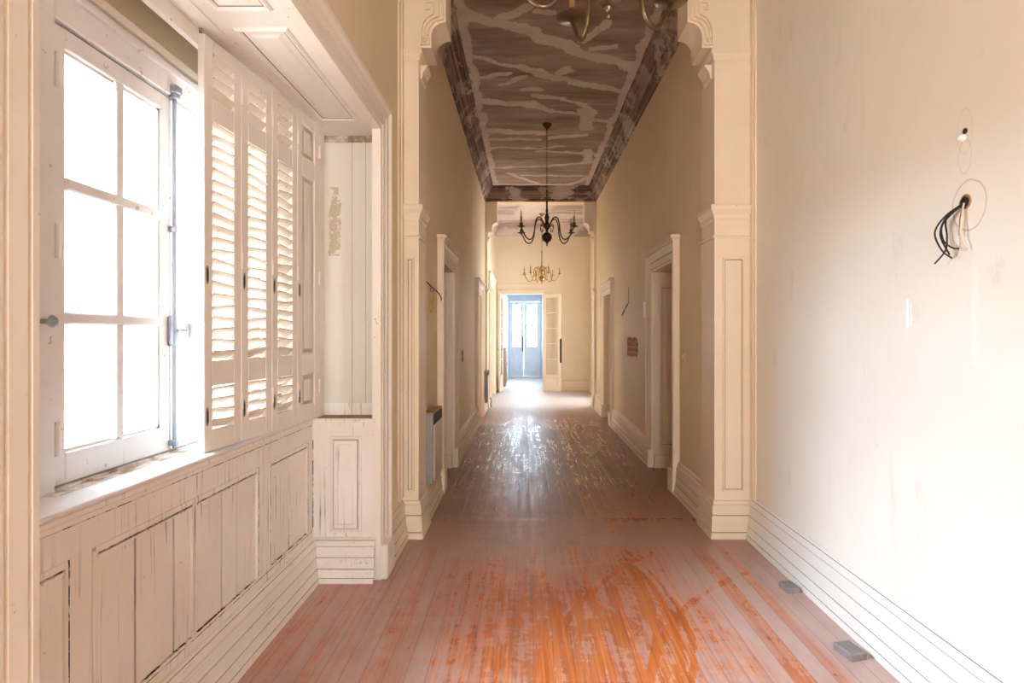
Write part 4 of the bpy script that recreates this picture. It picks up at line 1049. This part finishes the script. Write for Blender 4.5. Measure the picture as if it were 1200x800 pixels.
# ------------------------------------------------------------------ light
def area(name, loc, rot, sx, sy, power, col):
    l = bpy.data.lights.new(name, 'AREA'); l.shape = 'RECTANGLE'; l.size = sx; l.size_y = sy; l.energy = power; l.color = col
    o = bpy.data.objects.new(name, l); COL.objects.link(o); o.location = loc; o.rotation_euler = rot
    return o
SKY = (.86, .93, 1.0)
def aim(o, d):
    o.rotation_euler = Vector(d).to_track_quat('-Z', 'Y').to_euler()
    return o
aim(area('daylight_window', (-3.3, 1.72, 2.95), (0, 0, 0), 1.4, 1.4, 830, (.60, .79, 1.0)), (1, .05, -.42))
aim(area('back_fill_light', (.35, -3.45, 1.7), (0, 0, 0), 1.7, 2.6, 50, (1, .98, .95)), (0, 1, -.05))  # fill lamp outside an opening added behind the camera
aim(area('daylight_far_window', (R3X + .75, 12.4, 2.0), (0, 0, 0), 1.6, 2.8, 48, (.95, .97, 1.0)), (-1, 0, -.30))
aim(area('daylight_entrance', (0, PY + .9, 1.9), (0, 0, 0), 1.2, 1.7, 60, (.62, .80, 1.0)), (0, -1, -.15))
aim(area('passage_fill_light', (PX1 + .45, 16.2, 1.7), (0, 0, 0), 1.4, 1.4, 75, (.60, .79, 1.0)), (-1, 1.1, -.12))  # unseen side opening and lamp added to brighten the passage, turned towards its doors
aim(area('daylight_side_room', (-2.75, 9.5, 1.8), (0, 0, 0), 1.2, 1.5, 45, (1, .97, .93)), (1, 0, -.1))

w = bpy.data.worlds.new('sky'); SC.world = w; w.use_nodes = True
nt = w.node_tree; nt.nodes.clear()
o = nt.nodes.new('ShaderNodeOutputWorld'); b = nt.nodes.new('ShaderNodeBackground'); nt.links.new(b.outputs[0], o.inputs[0])
tc = nt.nodes.new('ShaderNodeTexCoord'); sp = nt.nodes.new('ShaderNodeSeparateXYZ'); nt.links.new(tc.outputs['Generated'], sp.inputs[0])
rp = nt.nodes.new('ShaderNodeValToRGB'); mr = nt.nodes.new('ShaderNodeMapRange'); mr.inputs[1].default_value = -1; nt.links.new(sp.outputs[2], mr.inputs[0]); nt.links.new(mr.outputs[0], rp.inputs[0])
rp.color_ramp.elements[0].position = .47; rp.color_ramp.elements[0].color = (1, .97, .93, 1)      # lower half set brighter than the sky, added to light the soffit from below
rp.color_ramp.elements[1].position = .52; rp.color_ramp.elements[1].color = (.56, .62, .68, 1)   # bright overcast sky above
nt.links.new(rp.outputs[0], b.inputs[0]); b.inputs[1].default_value = 10.0

# ------------------------------------------------------------------ camera
cam = bpy.data.cameras.new('camera'); co = bpy.data.objects.new('camera', cam); COL.objects.link(co)
co.location = (0, 0, CAM_Z); co.rotation_euler = (PI / 2, 0, 0)
cam.sensor_width = 36; cam.lens = 680 / 1200 * 36
cam.shift_x = (600 - 616) / 1200; cam.shift_y = (393 - 400) / 1200
cam.clip_start = .02; cam.clip_end = 100
SC.camera = co
SC.view_settings.view_transform = 'Standard'; SC.view_settings.look = 'None'
SC.view_settings.gamma = 1; SC.view_settings.use_curve_mapping = False
SC.view_settings.exposure = .58
SC.cycles.max_bounces = 14; SC.cycles.diffuse_bounces = 8; SC.cycles.glossy_bounces = 4; SC.cycles.transparent_max_bounces = 16
SC.cycles.use_denoising = True
SC.cycles.sample_clamp_indirect = 8
